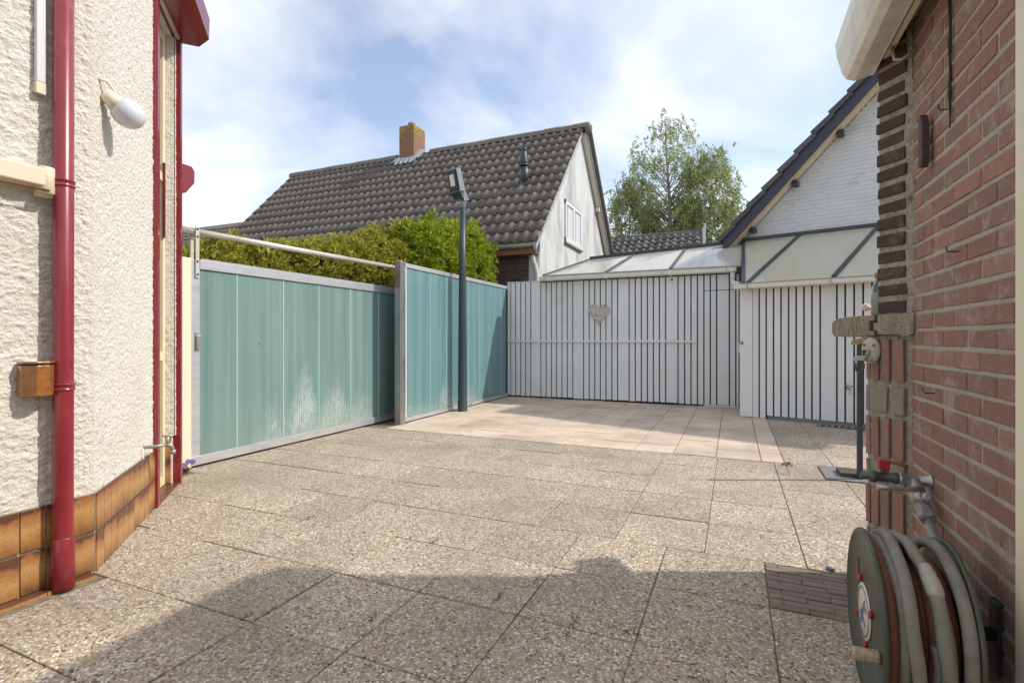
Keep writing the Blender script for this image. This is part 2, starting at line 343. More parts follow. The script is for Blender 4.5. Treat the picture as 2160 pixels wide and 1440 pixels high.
m_lead = M('lead_flashing', (.40, .42, .45), (.52, .54, .57), 12, .5, metal=.3, bs=15, bstr=.6, bdist=.02)
m_heart = M('bark_heart', (.42, .38, .34), (.66, .62, .58), 18, .9, bs=28, bstr=1, bdist=.015, dirt=(.14, .10, .08), dscale=14, drange=(.55, .68))
m_slate = M('grey_stone_slab', (.17, .17, .175), (.21, .21, .21), 10, .8)
m_bark = M('birch_bark', (.36, .33, .26), (.22, .20, .15), 4, .85, stretch=(1, 1, .4)); m_twig = M('twig_brown', (.10, .075, .055), None, rough=.9)
m_birch = leaf_mat('birch_leaf', (.22, .27, .09), (.34, .38, .14), (.48, .50, .23))
m_yew = leaf_mat('yew_spray', (.14, .17, .02), (.38, .39, .05), (.64, .55, .095)); m_lime = leaf_mat('lime_spray', (.10, .17, .012), (.30, .38, .025), (.56, .56, .06))
m_core = M('light_stop_core', (.012, .02, .006), (.025, .035, .01), 12, .9)  # near-black filler for the boxes that block light inside the hedges
m_grass = leaf_mat('grass_blade', (.06, .09, .02), (.10, .14, .03), (.16, .17, .05)); m_petal = M('violet_petal', (.11, .03, .20), (.3, .2, .45), 80, .6)
m_redleaf = M('red_leaf', (.20, .03, .02), None, rough=.6); m_dry = M('dry_leaf', (.42, .34, .24), (.55, .48, .38), 30, .8)
m_curtain = M('net_curtain', (.50, .54, .58), (.60, .63, .66), 12, .7, stretch=(1, 6, .3))
m_glass, _t, _b = newmat('window_glass'); _b.inputs['Base Color'].default_value = (.04, .05, .06, 1); _b.inputs['Roughness'].default_value = .04; _b.inputs['Specular IOR Level'].default_value = .8
m_bottle, _t, _b = newmat('clear_glass'); _b.inputs['Base Color'].default_value = (.80, .88, .86, 1); _b.inputs['Roughness'].default_value = .06; _b.inputs['Transmission Weight'].default_value = .9; _b.inputs['IOR'].default_value = 1.3
m_sand = M('bottle_sand', (.5, .45, .34), (.35, .36, .28), 40, .9)

# ------------------------------------------------------------------ ground and paving
g = MB(); g.quad((-400, -400, -.03), (400, -400, -.03), (400, 400, -.03), (-400, 400, -.03))
ground = struct(g.build('ground', m_soil, recalc=False))
pav = struct(MB().box(-4.75, 3.2, -3.2, 9.0, -.026, -.006).build('pavement', m_soil))
def paved(x0, x1, y0, y1):        # clipped out of the gravel slab field
    if x0 >= .40 and y1 < 2.95 and x0 > .70: return False
    return True
SL = .505; n_slab = 0
def slab_tilt(o): o.rotation_euler = (random.uniform(-.004, .004), random.uniform(-.004, .004), random.uniform(-.003, .003)); o.location.z += random.uniform(-.0025, .0025)
proto = None
def add_slab(x0, x1, y0, y1):
    global proto
    gp = .0026
    b = MB().box(x0 + gp, x1 - gp, y0 + gp, y1 - gp, -.024, 0).build('slab', m_gravel, pav, bevel=.004)
    slab_tilt(b)
rows = []
y = 3.05 - 6 * SL
while y < 9.0: rows.append(y); y += SL
for k, y0 in enumerate(rows):
    off = .148 + (-.30 if y0 > 3.0 else 0)
    for i in range(-10, 6):
        x0 = off + i * SL; x1 = x0 + SL; y1 = y0 + SL
        # pink terrace cuts the field at y = 5.53 for x < .448
        if x1 > 3.0 or x0 < -4.75: continue
        if -4.3 < (x0 + x1) / 2 < .448 or x0 < .448:
            if y0 >= 5.52: 
                if x1 <= .449: continue
                x0 = .449
            elif y1 > 5.53:
                if x1 <= .449: y1 = 5.528
                else:
                    add_slab(x0, .448, y0, 5.528) if x0 < .42 else None
                    if x1 - .449 > .05: add_slab(.449, x1, y0, y1)
                    continue
        if x0 < -3.05 and y1 < 1.55: continue
        # under the left house beyond the bay wall: skip slabs wholly inside
        if (x1 + 3.007) * .7071 + (y1 - 1.539) * .7071 < -.05: continue
        # brown paver patch cut-out beside the brick wall
        if x1 > .16 and x0 < .75 and y0 > 2.5 and y1 < 3.1: continue
        if x1 - x0 < .04 or y1 - y0 < .04: continue
        add_slab(x0, x1, y0, y1)
patch = struct(MB().box(.148, .80, 2.545, 3.045, -.022, -.010).build('paving_patch', m_soil))
pr = 0
for r in range(10):
    y0 = 2.548 + r * .0495; off = -.1 * (r % 2) - .04
    for i in range(4):
        a = max(.15, .148 + off + i * .2); b = min(.78, .148 + off + (i + 1) * .2)
        if b - a < .03 or r in (0,) and i == 3: continue
        o = MB().box(a + .003, b - .003, y0 + .003, y0 + .0465, -.02, .001).build('brick', m_paver, patch, bevel=.004); slab_tilt(o)
ter = struct(MB().box(-4.26, .448, 5.53, 9.62, -.024, -.011).build('terrace', m_soil))
PT = .4135
for i in range(12):
    x1 = .446 if i == 0 else .246 - (i - 1) * PT; x0 = .246 - i * PT
    if i == 0: x0 = .246
    x0 = max(x0, -4.25)
    if x1 - x0 < .03: continue
    sh = 0 if i < 6 else (.2 if i % 2 else 0)
    yy = 5.53 - sh
    while yy < 9.6:
        a = max(yy, 5.53); b = min(yy + PT, 9.6)
        if b - a > .04 and not (a > 8.5 and x0 > .05):
            o = MB().box(x0 + .0035, x1 - .0035, a + .0035, b - .0035, -.024, .002).build('tile', m_pink, ter, bevel=.003); slab_tilt(o)
        yy += PT
dr = thing('drain_grate', 'dark slotted drain grate in front of the right white shed door', 'drain', (1.45, 7.9, 0))
FS = frame((.08, 8.562, 0), (.9686, -.2487, 0), (.2487, .9686, 0))
MB(FS).box(1.05, 1.9, -.26, -.08, -.01, .006).build('tray', m_iron, dr)
for k in range(11): MB(FS).box(1.07 + k * .075, 1.10 + k * .075, -.25, -.09, .004, .012).build('bar', m_galv, dr)

# ------------------------------------------------------------------ left stucco house
CX, CY = -3.007, 1.539; R2 = .70710678
F2 = frame((CX, CY, 0), (-R2, R2, 0), (R2, R2, 0))
house = thing('stucco_house', 'cream roughcast house with red drainpipe and brown tiled plinth, at left', 'house', (-5.5, 0, 0))
def p2(t, n): q = F2 @ Vector((t, n, 0)); return (q.x, q.y)
ftp = [(CX - .03, -3), (CX - .03, CY - .02), p2(0.03, -.12), p2(1.85, -.12), (-9, 2.75), (-9, -3)]
MB().prism(ftp, 0, 5.6, 'z').build('body', m_stucco, house)
MB(F2).box(.02, 1.13, -.14, -.025, 0, 5.58).build('wall', m_stucco, house)
MB(F2).box(1.675, 1.86, -.16, -.022, 0, 5.58).build('wall', m_stucco, house)
MB(F2).box(1.10, 1.70, -.14, -.024, 3.66, 5.57).build('wall', m_stucco, house)
def hash_noise(p, s): return noise.noise(Vector(p) * s)
def roughcast(M_, u0, u1, z0, z1, amp, sc_, step, name, flat_edges=True):
    mb = MB(M_); nu = max(2, int((u1 - u0) / step)); nv = max(2, int((z1 - z0) / step)); ids = []
    for j in range(nv + 1):
        row = []
        for i in range(nu + 1):
            u = u0 + (u1 - u0) * i / nu; z = z0 + (z1 - z0) * j / nv
            q = Vector((u * sc_ * .8 + 3.1, z * sc_ * 1.15, sc_ * .37 + u * 2))
            h = noise.noise(q) * .45 + abs(noise.noise(q * 1.7 + Vector((5, 1, 2)))) * .9 + abs(noise.noise(q * 3.6)) * .5 - .15
            ed = max(0, min((u - u0) / .02, (u1 - u) / .02, 1)) if flat_edges else 1
            row.append(mb.p(u, amp * (h - .2) * ed, z))
        ids.append(row)
    for j in range(nv):
        for i in range(nu): mb.face([ids[j][i], ids[j][i + 1], ids[j + 1][i + 1], ids[j + 1][i]], True)
    return mb.build(name, m_stucco, house)
F1 = frame((CX, 0, 0), (0, 1, 0), (1, 0, 0))
roughcast(F1, .75, CY, .408, 3.2, .0135, 27, .006, 'roughcast')
roughcast(F1, -2.5, .75, .408, 3.2, .011, 26, .05, 'roughcast')
roughcast(F2, 0, 1.12, .408, 3.95, .0095, 44, .0062, 'roughcast')
roughcast(F2, 1.67, 1.865, .405, 3.9, .009, 34, .008, 'roughcast')
FJ = frame(F2 @ Vector((1.668, -.13, 0)), (R2, R2, 0), (R2, -R2, 0))
roughcast(FJ, 0.0, .125, .405, 3.66, .008, 30, .008, 'roughcast', False)
# plinth tiles
def ptile(M_, u0, u1, z0, z1, d=.012): MB(M_).box(u0 + .0025, u1 - .0025, -.02, d, z0 + .003, z1 - .003).build('plinth_tile', m_plinth, house, bevel=.0025)
MB(F1).box(-2.6, CY - .004, -.03, .004, 0, .41).build('plinth_mortar', m_mortar, house)
MB(F2).box(.004, 1.12, -.03, .004, 0, .41).build('plinth_mortar', m_mortar, house)
for i in range(10):
    u1 = CY - i * .1
    for z0, z1 in ((.012, .208), (.21, .408)): ptile(F1, u1 - .1, u1, z0, z1)
for i in range(11):
    for z0, z1 in ((.0, .208), (.21, .408)): ptile(F2, .004 + i * .1, .104 + i * .1 if i < 10 else 1.11, z0, z1)
for i in range(8): MB(F1).box(CY - .02 - (i + 1) * .2, CY - .022 - i * .2, .013, .065, -.01, .014).build('ledge_tile', m_plinth, house, bevel=.002)
for z0, z1 in ((.02, .205), (.208, .405)): MB(FJ).box(.004, .10, -.01, .014, z0, z1).build('plinth_tile', m_plinth, house, bevel=.002)
for i in range(3): MB(F2).box(1.13 + i * .18, 1.308 + i * .18, -.07, .03, -.005, .018).build('threshold_tile', m_plinth, house, bevel=.002)
# tall glazed door in the bay with red roller shutter
dfr = MB(F2)
for a, b in ((1.13, 1.20), (1.60, 1.665)): dfr.box(a, b, -.125, -.066, .02, 3.66)
for z in (.02, 1.02, 2.45, 3.58): dfr.box(1.20, 1.60, -.122, -.07, z, z + .07)
df = dfr.build('door_frame', m_cream, house, bevel=.003)
for z0, z1 in ((.09, 1.02), (1.09, 2.45), (2.52, 3.58)): MB(F2).box(1.2, 1.6, -.105, -.095, z0, z1).build('pane', m_glass, df)
MB(F2).box(1.592, 1.61, -.066, -.052, 2.0, 2.6).build('sash_trim', m_redmatt, df)
for a, d in ((1.045, .03), (1.70, .034)):
    o = MB(F2).box(a, a + .055, -.02, d, 0.0, 3.67).build('shutter_guide', m_red, house, bevel=.002)
    MB(F2).box(a + .056, a + .064, -.02, d - .008, 0.02, 3.66).build('slot', m_dark, o)
sb = MB(F2).prism([(-.02, 3.672), (.15, 3.668), (.224, 3.745), (.229, 3.92), (.16, 4.0), (-.02, 4.02)], 1.03, 1.785, 'x').build('shutter_box', m_red, house, bevel=.003)
MB(F2).box(1.06, 1.76, .004, .03, 3.655, 3.671).build('slat', m_tube, sb)
MB().prism([(2.80, 2.47), (2.967, 2.478), (3.045, 2.583), (3.045, 2.688), (3.02, 2.724), (2.80, 2.73)], -6.2, -4.42, 'x').build('shutter_box', m_redmatt, house, bevel=.003)
# drainpipe
dp = MB().tube([(-2.945, 1.379, .0), (-2.945, 1.379, .30), (-2.945, 1.384, 5.5)], .0405, 22).build('downpipe', m_red, house)
for z in (.95, 1.92): MB().lathe([(.0425, 0), (.0455, .003), (.0455, .007), (.043, .009), (.043, .026), (.0455, .028), (.0455, .032), (.0425, .035)], (-2.945, 1.381, z), (0, 0, 1), 22).build('collar', m_red, dp)
MB().lathe([(.0405, 0), (.0455, .002), (.0455, .21), (.043, .215), (.043, .245), (.0408, .25)], (-2.945, 1.379, .0), (0, 0, 1), 22).build('socket', m_red, dp)
MB().box(-3.01, -2.98, 1.365, 1.40, .955, .98).box(-3.01, -2.98, 1.365, 1.40, 1.925, 1.95).build('bracket', m_redmatt, dp)
# wall mounted things
wl = thing('wall_lamp', 'egg-shaped white glass wall lamp on cream roughcast bay', 'lamp', F2 @ Vector((.13, 0, 2.45)))
ax = Vector((.30, .62, -.50)).normalized(); lo = (.098, .012, 2.500)
MB(F2).tube([(.06, 0, 2.555), (.085, .028, 2.56), (.118, .05, 2.53), (.125, .055, 2.505)], .008, 8).tube([(.10, -.005, 2.475), (.12, .04, 2.475)], .016, 8).build('arm', m_creamlt, wl)
MB(F2).lathe([(.024, 0), (.038, .01), (.041, .04), (.051, .075)], lo, ax, 20).build('socket', m_creamlt, wl)
MB(F2).lathe([(.050, .070), (.063, .079), (.072, .10), (.076, .125), (.074, .148), (.064, .175), (.045, .196), (.02, .208), (.002, .21)], lo, ax, 28).build('globe', m_globe, wl)
cd = MB().box(-3.0, -2.975, 1.292, 1.328, 2.40, 5.0).build('cable_conduit', m_conduit, bevel=.003); tag(cd, 'pale grey plastic cable duct running up the cream wall left of drainpipe', 'conduit')
MB().box(-3.0, -2.974, 1.291, 1.329, 2.345, 2.398).build('end_cap', m_beige, cd)
aw = thing('awning_arm', 'beige folding awning arm with brass rod against the cream wall', 'awning', (-2.95, 1.1, 1.9))
MB().box(-2.985, -2.925, .2, 1.315, 1.905, 1.985).build('arm', m_beige, aw, bevel=.006)
MB().lathe([(.03, 0), (.034, .004), (.034, .12), (.03, .126)], (-2.955, 1.318, 1.872), (0, 0, 1), 18).build('hinge', m_beige, aw)
MB().box(-2.99, -2.945, 1.285, 1.345, 1.86, 1.90).build('bracket', m_beige, aw, bevel=.004)
MB().tube([(-2.92, .2, 1.885), (-2.92, 1.315, 1.885)], .0055, 8).build('rod', m_brass, aw)
pt = thing('wall_pot', 'brown glazed half-octagonal wall pot beside the red drainpipe', 'pot', (-2.93, 1.3, .93))
pf = [(-3.0, 1.228), (-2.955, 1.228), (-2.905, 1.262), (-2.905, 1.31), (-2.94, 1.345), (-3.0, 1.345)]
MB().prism(pf, .935, 1.075, 'z').build('bowl', m_pot, pt, bevel=.003)
MB().prism([(x * 1.0 + (.004 if x > -2.96 else 0), y) for x, y in pf], 1.082, 1.093, 'z').build('lid', m_pot, pt, bevel=.003)
MB().prism([(-3.0, 1.235), (-2.955, 1.235), (-2.91, 1.265), (-2.91, 1.308), (-2.943, 1.34), (-3.0, 1.34)], 1.0755, 1.0815, 'z').build('slot', m_dark, pt)
tp = thing('garden_tap', 'old grey outdoor tap on the cream wall above the brown tiles', 'tap', F2 @ Vector((.82, 0, .43)))
MB(F2).tube([(.82, -.01, .475), (.82, .06, .478), (.84, .13, .482)], .011, 10).build('pipe', m_tap, tp)
MB(F2).tube([(.842, .128, .482), (.85, .15, .475), (.853, .162, .44)], [.016, .015, .013], 10).tube([(.853, .162, .442), (.853, .163, .415)], .017, 12).build('spout', m_tap, tp)
MB(F2).tube([(.842, .13, .485), (.842, .135, .535)], .012, 10).tube([(.842, .105, .54), (.842, .165, .54)], .006, 8).build('handle', m_tap, tp)
MB(F2).tube([(.80, .004, .475), (.80, .006, .37)], .006, 8).build('stub', m_creamlt, tp)

# ------------------------------------------------------------------ gate side
post = thing('gate_board', 'narrow cream painted board wall between house corner and sliding gate', 'board', (-4.57, 2.97, 0))
MB().box(-4.62, -4.53, 2.84, 3.09, 0, 1.93).build('board', m_creamlt, post, bevel=.004)
gate = thing('sliding_gate', 'aluminium framed sliding gate with green ribbed plastic sheets', 'gate', (-4.6, 4.7, 0))
MB().box(-4.625, -4.572, 3.10, 3.20, .03, 1.925).build('stile', m_alu, gate, bevel=.003)
MB().box(-4.625, -4.572, 3.203, 6.6, 1.845, 1.93).build('top_rail', m_alu, gate, bevel=.003)
MB().box(-4.622, -4.576, 3.22, 6.6, 1.932, 1.945).build('top_lip', m_alu, gate)
MB().box(-4.625, -4.568, 3.103, 6.6, .022, .105).build('bottom_rail', m_alu, gate, bevel=.003)
gj = [3.205, 3.60, 4.176, 4.705, 5.26, 5.83, 6.58]
for a, b in zip(gj, gj[1:]):
    pn = MB().box(-4.606, -4.590, a + .004, b - .004, .107, 1.843).build('panel', m_teal, gate)
    if a > 3.3: MB().box(-4.6, -4.586, a - .007, a + .007, .107, 1.843).build('joint_strip', m_strip, gate, bevel=.002)
MB().box(-4.571, -4.545, 3.155, 3.195, 1.10, 1.225).build('lock', m_galv, gate, bevel=.004)
MB().box(-4.571, -4.566, 3.15, 3.185, 1.08, 1.25).build('lock_plate', m_galv, gate)
rail = thing('gate_guide_rail', 'weathered metal tube carrying the sliding gate, above its top edge', 'rail', (-4.6, 4.5, 2.2))
MB().tube([(-4.6, 2.80, 2.185), (-4.6, 6.45, 2.247)], .030, 16).build('tube', m_tube, rail)
MB().lathe([(.033, 0), (.034, .01), (.034, .03), (.033, .035)], (-4.6, 6.10, 2.242), (0, 1, 0), 16).build('clamp', m_galv, rail)
h1 = MB().box(-4.566, -4.556, 3.15, 3.185, 1.76, 2.235).build('hanger', m_tube, rail, bevel=.002)
for z in (1.79, 1.91, 2.14, 2.21): MB().lathe([(.009, 0), (.009, .006), (.005, .009)], (-4.556, 3.167, z), (1, 0, 0), 8).build('bolt', m_iron, h1)
MB().box(-4.645, -4.635, 3.15, 3.185, 1.9, 2.235).build('hanger', m_tube, rail, bevel=.002)
sp_ = thing('steel_post', 'stained square steel post between the sliding gate and fixed screen', 'post', (-4.28, 5.91, 0))
MB().box(-4.33, -4.23, 5.85, 5.975, 0, 2.27).build('post', m_steel, sp_, bevel=.005)
MB().box(-4.36, -4.2, 5.82, 6.005, 0, .006).build('foot_plate', m_galv, sp_)
for x in (-4.3, -4.25): MB().lathe([(.012, 0), (.012, .012), (.006, .02)], (x, 5.9, 2.27), (0, 0, 1), 8).build('bolt', m_galv, sp_)
scr = thing('screen_fence', 'fixed aluminium framed screen with blue-green ribbed sheets behind the lamp', 'fence', (-4.29, 7.8, 0))
MB().box(-4.315, -4.265, 5.98, 9.575, 2.205, 2.265).build('top_rail', m_alu, scr, bevel=.003)
MB().box(-4.315, -4.262, 5.98, 9.575, .012, .07).build('bottom_rail', m_alu, scr, bevel=.003)
MB().box(-4.315, -4.265, 5.98, 6.045, .072, 2.203).build('stile', m_pvc, scr, bevel=.003)
MB().box(-4.315, -4.265, 9.535, 9.575, .072, 2.203).build('stile', m_bar, scr, bevel=.003)
MB().box(-4.264, -4.258, 7.93, 8.0, .015, .067).build('rail_joiner', m_galv, scr); MB().box(-4.264, -4.258, 7.55, 7.62, 2.21, 2.262).build('rail_joiner', m_galv, scr)
sj = [6.047, 6.68, 7.17, 7.9, 8.35, 8.78, 9.28, 9.533]
for a, b in zip(sj, sj[1:]):
    MB().box(-4.297, -4.282, a + .003, b - .003, .072, 2.203).build('panel', m_teal2, scr)
    if a > 6.1: MB().box(-4.292, -4.279, a - .006, a + .006, .072, 2.203).build('joint_strip', m_strip, scr, bevel=.002)
# lamp post
lp = thing('lamp_post', 'dark green tapered lamp post with grey floodlight before the screen', 'lamp post', (-4.09, 7.355, 0))
MB().lathe([(.088, 0), (.082, .01), (.078, .18), (.074, .19), (.070, 1.1), (.058, 2.3), (.050, 3.33)], (-4.09, 7.355, 0), (0, 0, 1), 20).build('pole', m_pole, lp)
MB().lathe([(.048, 3.33), (.053, 3.335), (.053, 3.50), (.046, 3.51)], (-4.09, 7.355, 0), (0, 0, 1), 18).build('cap', m_grey, lp)
fy = Vector((-.30, -.95, 0)).normalized(); fx = Vector((fy.y, -fy.x, 0)) * -1
FL = Matrix.Translation((-4.10, 7.33, 3.52)) @ Matrix(((fx.x, -fy.x, 0, 0), (fx.y, -fy.y, 0, 0), (0, 0, 1, 0), (0, 0, 0, 1))) @ Matrix.Rotation(math.radians(14), 4, 'X') @ Matrix.Scale(1.2, 4)
hd = MB(FL).hexa([(-.10, -.10, .06), (.10, -.10, .06), (.08, .02, .06), (-.08, .02, .06)], [(-.10, -.10, .36), (.10, -.10, .36), (.08, .0, .36), (-.08, .0, .36)]).build('floodlight', m_grey, lp, bevel=.005)
MB(FL).box(-.09, .09, -.106, -.101, .075, .345).build('rim', m_iron, hd)
MB(FL).box(-.078, .078, -.112, -.107, .09, .33).build('lens', m_glass, hd)
MB(FL).box(-.045, .04, -.1155, -.1125, .14, .29).build('reflector', m_reflector, hd)
MB(FL).hexa([(-.085, -.06, -.03), (.085, -.06, -.03), (.05, .01, -.02), (-.05, .01, -.02)], [(-.098, -.10, .055), (.098, -.10, .055), (.06, .01, .055), (-.06, .01, .055)]).build('housing', m_pole, hd, bevel=.003)
for k in range(4): MB(FL).box(-.07, .07, .015, .035, .12 + k * .055, .128 + k * .055).build('fin', m_grey, hd)
MB(FL).hexa([(.06, -.02, -.07), (.066, -.02, -.07), (.066, .07, -.06), (.06, .07, -.06)], [(.06, -.04, .12), (.066, -.04, .12), (.066, .02, .12), (.06, .02, .12)]).build('bracket', m_grey, hd)

# ------------------------------------------------------------------ white sheds at the back
shed = thing('white_shed', 'long white boarded shed with dark joints at the back of the yard', 'shed', (-2.1, 9.7, 0))
MB().box(-4.29, .08, 9.622, 9.70, .02, 2.33).build('backing', m_dark, shed)
gaps = [-4.204, -4.097, -3.984, -3.876, -3.765, -3.548, -3.435, -3.325, -3.215, -3.105, -2.994, -2.884, -2.667, -2.555, -2.447, -2.338, -2.23, -2.117, -2.009, -1.792, -1.68, -1.57, -1.46, -1.352, -1.245, -1.136, -.921, -.808, -.7, -.593, -.485, -.38, -.276, -.071, .031]
ed = [-4.29] + gaps + [.085]
for a, b in zip(ed, ed[1:]):
    z1 = 2.335 if b < -3.5 else 2.31
    MB().box(a + .0105, b - .0105, 9.592 + random.uniform(-.003, .003), 9.621, .03 + random.uniform(-.006, .008), z1 if a < -.5 else 2.03).build('board', m_white, shed, bevel=.002)
    if a >= -.5: MB().box(a + .0105, b - .0105, 9.593, 9.62, 2.042, 2.31).build('board', m_white, shed, bevel=.002)
for x in (-.43, -.33, -.17, -.02):
    for z in (.08, 1.08, 1.98, 2.09, 2.28): MB().lathe([(.006, 0), (.005, .004)], (x, 9.594, z), (0, -1, 0), 8).build('screw', m_galv, shed)
MB().box(-4.28, -.60, 9.555, 9.591, 1.122, 1.160).build('rail', m_white, shed, bevel=.003)
MB().box(-4.29, -3.45, 9.585, 9.70, 2.337, 2.352).build('cap', m_gutter, shed)
MB().box(-1.04, -1.01, 9.580, 9.5915, 2.235, 2.265).build('vent', m_iron, shed)
MB().box(-.49, .08, 9.588, 9.70, 0.0, .026).build('sill', m_gutter, shed)
gt = MB().prism([(9.40, 2.40), (9.41, 2.335), (9.44, 2.325), (9.56, 2.325), (9.59, 2.335), (9.59, 2.40), (9.58, 2.40), (9.58, 2.342), (9.42, 2.342), (9.41, 2.40)], -3.52, .04, 'x').build('gutter', m_gutter, shed, bevel=.002)
for x in (-3.30, -2.2, -1.03, -.12): MB().box(x - .012, x + .012, 9.396, 9.60, 2.318, 2.402).build('gutter_bracket', m_galv if x > -.5 else m_gutter, gt)
def ridge_y(x): return 10.8 - .277 * (x - .143)
RZ = 3.045
fx_ = [-3.43, -2.191, -1.035, .12]; bx_ = [-3.06, -1.994, -.907, .16]
for k in range(3):
    a, b, c, d = fx_[k], fx_[k + 1], bx_[k], bx_[k + 1]
    MB().hexa([(a + .01, 9.43, 2.405), (b - .01, 9.43, 2.405), (d - .01, ridge_y(d), RZ - .016), (c + .01, ridge_y(c), RZ - .016)], [(a + .01, 9.43, 2.421), (b - .01, 9.43, 2.421), (d - .01, ridge_y(d), RZ), (c + .01, ridge_y(c), RZ)]).build('roof_sheet', m_poly, shed)
for k in range(3):
    a, c = fx_[k], bx_[k]; w = .022
    MB().hexa([(a - w, 9.42, 2.424), (a + w, 9.42, 2.424), (c + w, ridge_y(c), RZ + .004), (c - w, ridge_y(c), RZ + .004)], [(a - w, 9.42, 2.447), (a + w, 9.42, 2.447), (c + w, ridge_y(c), RZ + .028), (c - w, ridge_y(c), RZ + .028)]).build('glazing_bar', m_bar, shed, bevel=.003)
MB().hexa([(-3.1, ridge_y(-3.1) - .03, RZ - .05), (.15, ridge_y(.15) - .03, RZ - .05), (.15, ridge_y(.15) + .1, RZ - .05), (-3.1, ridge_y(-3.1) + .1, RZ - .05)], [(-3.1, ridge_y(-3.1) - .03, RZ + .06), (.15, ridge_y(.15) - .03, RZ + .06), (.15, ridge_y(.15) + .1, RZ + .06), (-3.1, ridge_y(-3.1) + .1, RZ + .06)]).build('ridge_bar', m_bar, shed, bevel=.004)
MB().box(-3.44, .1, 9.405, 9.44, 2.404, 2.43).build('eave_bar', m_mortar, shed)
MB().hexa([(-3.05, 11.62, .1), (.13, 10.75, .1), (.13, 10.85, .1), (-3.05, 11.72, .1)], [(-3.05, 11.62, 2.99), (.13, 10.75, 2.99), (.13, 10.85, 2.99), (-3.05, 11.72, 2.99)]).build('rear_wall', m_render, shed)
MB().hexa([(-3.44, 9.66, .05), (-3.38, 9.66, .05), (-3.05, 11.6, .05), (-3.12, 11.6, .05)], [(-3.44, 9.66, 2.40), (-3.38, 9.66, 2.40), (-3.05, 11.6, 2.95), (-3.12, 11.6, 2.95)]).build('side_wall', m_render, shed)
el = MB().tube([(-.02, 9.47, 2.33), (-.02, 9.47, 2.17)], .042, 14).build('downpipe', m_pvc, shed)
MB().tube([(-.02, 9.47, 2.19), (-.01, 9.44, 2.14), (.05, 9.34, 2.105), (.10, 9.24, 2.085)], .042, 14).build('elbow', m_pvc, el)
# heart
ht = MB(); prof = []
for k in range(48):
    a = 2 * PI * k / 48; X = 16 * math.sin(a) ** 3; Y = 13 * math.cos(a) - 5 * math.cos(2 * a) - 2 * math.cos(3 * a) - math.cos(4 * a)
    prof.append((-2.352 + X * .0128, 1.68 + Y * .0138 * .98))
ht.prism(prof, 9.548, 9.588, 'y')
hto = ht.build('heart_ornament', m_heart, bevel=.008); tag(hto, 'whitewashed bark heart hanging on the long white shed', 'ornament')
MB().prism([(-2.352 + (x + 2.352) * .82, 1.675 + (z - 1.675) * .82) for x, z in prof], 9.536, 9.549, 'y').build('bark', m_heart, hto, bevel=.006)

rs = thing('boarded_garage', 'white boarded shed front standing forward at right under opal roof sheets', 'shed', FS @ Vector((1, 0.5, 0)))
MB(FS).box(.01, 4.2, .022, .08, .03, 1.95).build('backing', m_dark, rs)
e3 = [0.0, .186, .276, .372, .471, .57, .67, .767, .865, .964, 1.065, 1.264, 1.361, 1.463, 1.564, 1.662, 1.86, 1.96, 2.06, 2.16, 2.26]
for k, (a, b) in enumerate(zip(e3, e3[1:])):
    g0 = .003 if a in (0.0,) else .0105; g1 = .003 if b == .186 else (.0105)
    if a == .186: g0 = .003
    zb = .01 if b < .4 else .05
    MB(FS).box(a + g0, b - g1, random.uniform(-.003, .003), .021, zb, 1.955).build('board', m_white, rs, bevel=.002)
MB(FS).box(.40, 4.2, .004, .10, .0, .045).build('sill', m_slate, rs)
MB(FS).box(-.001, .02, .024, 1.0, .02, 1.95).build('side_board', m_white, rs)
MB(FS).box(.01, .055, -.016, -.001, 1.105, 1.145).build('latch', m_grey, rs)
MB(FS).box(-.02, -.004, .03, .05, .98, 1.13).build('hasp', m_beige, rs)
lk = MB(FS).lathe([(.03, 0), (.03, .008), (.012, .01), (.012, .03)], (1.395, 0, .53), (0, -1, 0), 14).build('lock', m_galv, rs)
MB(FS).box(1.41, 1.425, -.035, -.025, .44, .54).box(1.42, 1.45, -.036, -.024, .53, .56).build('key', m_galv, lk); MB(FS).tube([(1.36, -.01, .56), (1.40, -.02, .59), (1.43, -.03, .60)], .003, 6).build('ring', m_galv, lk)
g2 = MB(FS).prism([(-.22, 2.0), (-.21, 1.945), (-.18, 1.935), (-.06, 1.935), (-.03, 1.945), (-.03, 2.0), (-.04, 2.0), (-.04, 1.952), (-.20, 1.952), (-.21, 2.0)], -.04, 4.3, 'x').build('gutter', m_gutter, rs, bevel=.002)
for x in (.16, 1.21, 2.3): MB(FS).box(x - .014, x + .014, -.225, -.02, 1.93, 2.004).build('gutter_bracket', m_galv, g2)
FR = frame((.143, 10.8, 0), (.9638, -.267, 0), (.267, .9638, 0))
fr = [FS @ Vector((t, -.14, 2.005)) for t in (.09, .155, 1.24, 2.33, 3.6)]; bk = [FR @ Vector((t, -.02, RZ)) for t in (.03, 1.0, 2.15, 3.1, 4.2)]
upv = Vector((0, 0, 1))
def sheet4(a, b, c, d, th, name, m, par, lift=0):
    u = Vector((0, 0, lift)); w = Vector((0, 0, th))
    return MB().hexa([a + u, b + u, c + u, d + u], [a + u + w, b + u + w, c + u + w, d + u + w]).build(name, m, par, bevel=0)
m_poly2 = poly_mat('opal_roof_sheet_warm', (.80, .76, .60), (.88, .84, .71), .12, .03, 0, False, trans=.45, rw=.3)
for k in range(4):
    sheet4(fr[k] + Vector((.012, 0, 0)), fr[k + 1] - Vector((.012, 0, 0)), bk[k + 1] - Vector((.012, 0, 0)), bk[k] + Vector((.012, 0, 0)), .016, 'roof_sheet', m_poly2, rs)
for k in range(5):
    w = Vector((.026, 0, 0)); sheet4(fr[k] - w, fr[k] + w, bk[k] + w, bk[k] - w, .026, 'glazing_bar', m_bar, rs, .019)
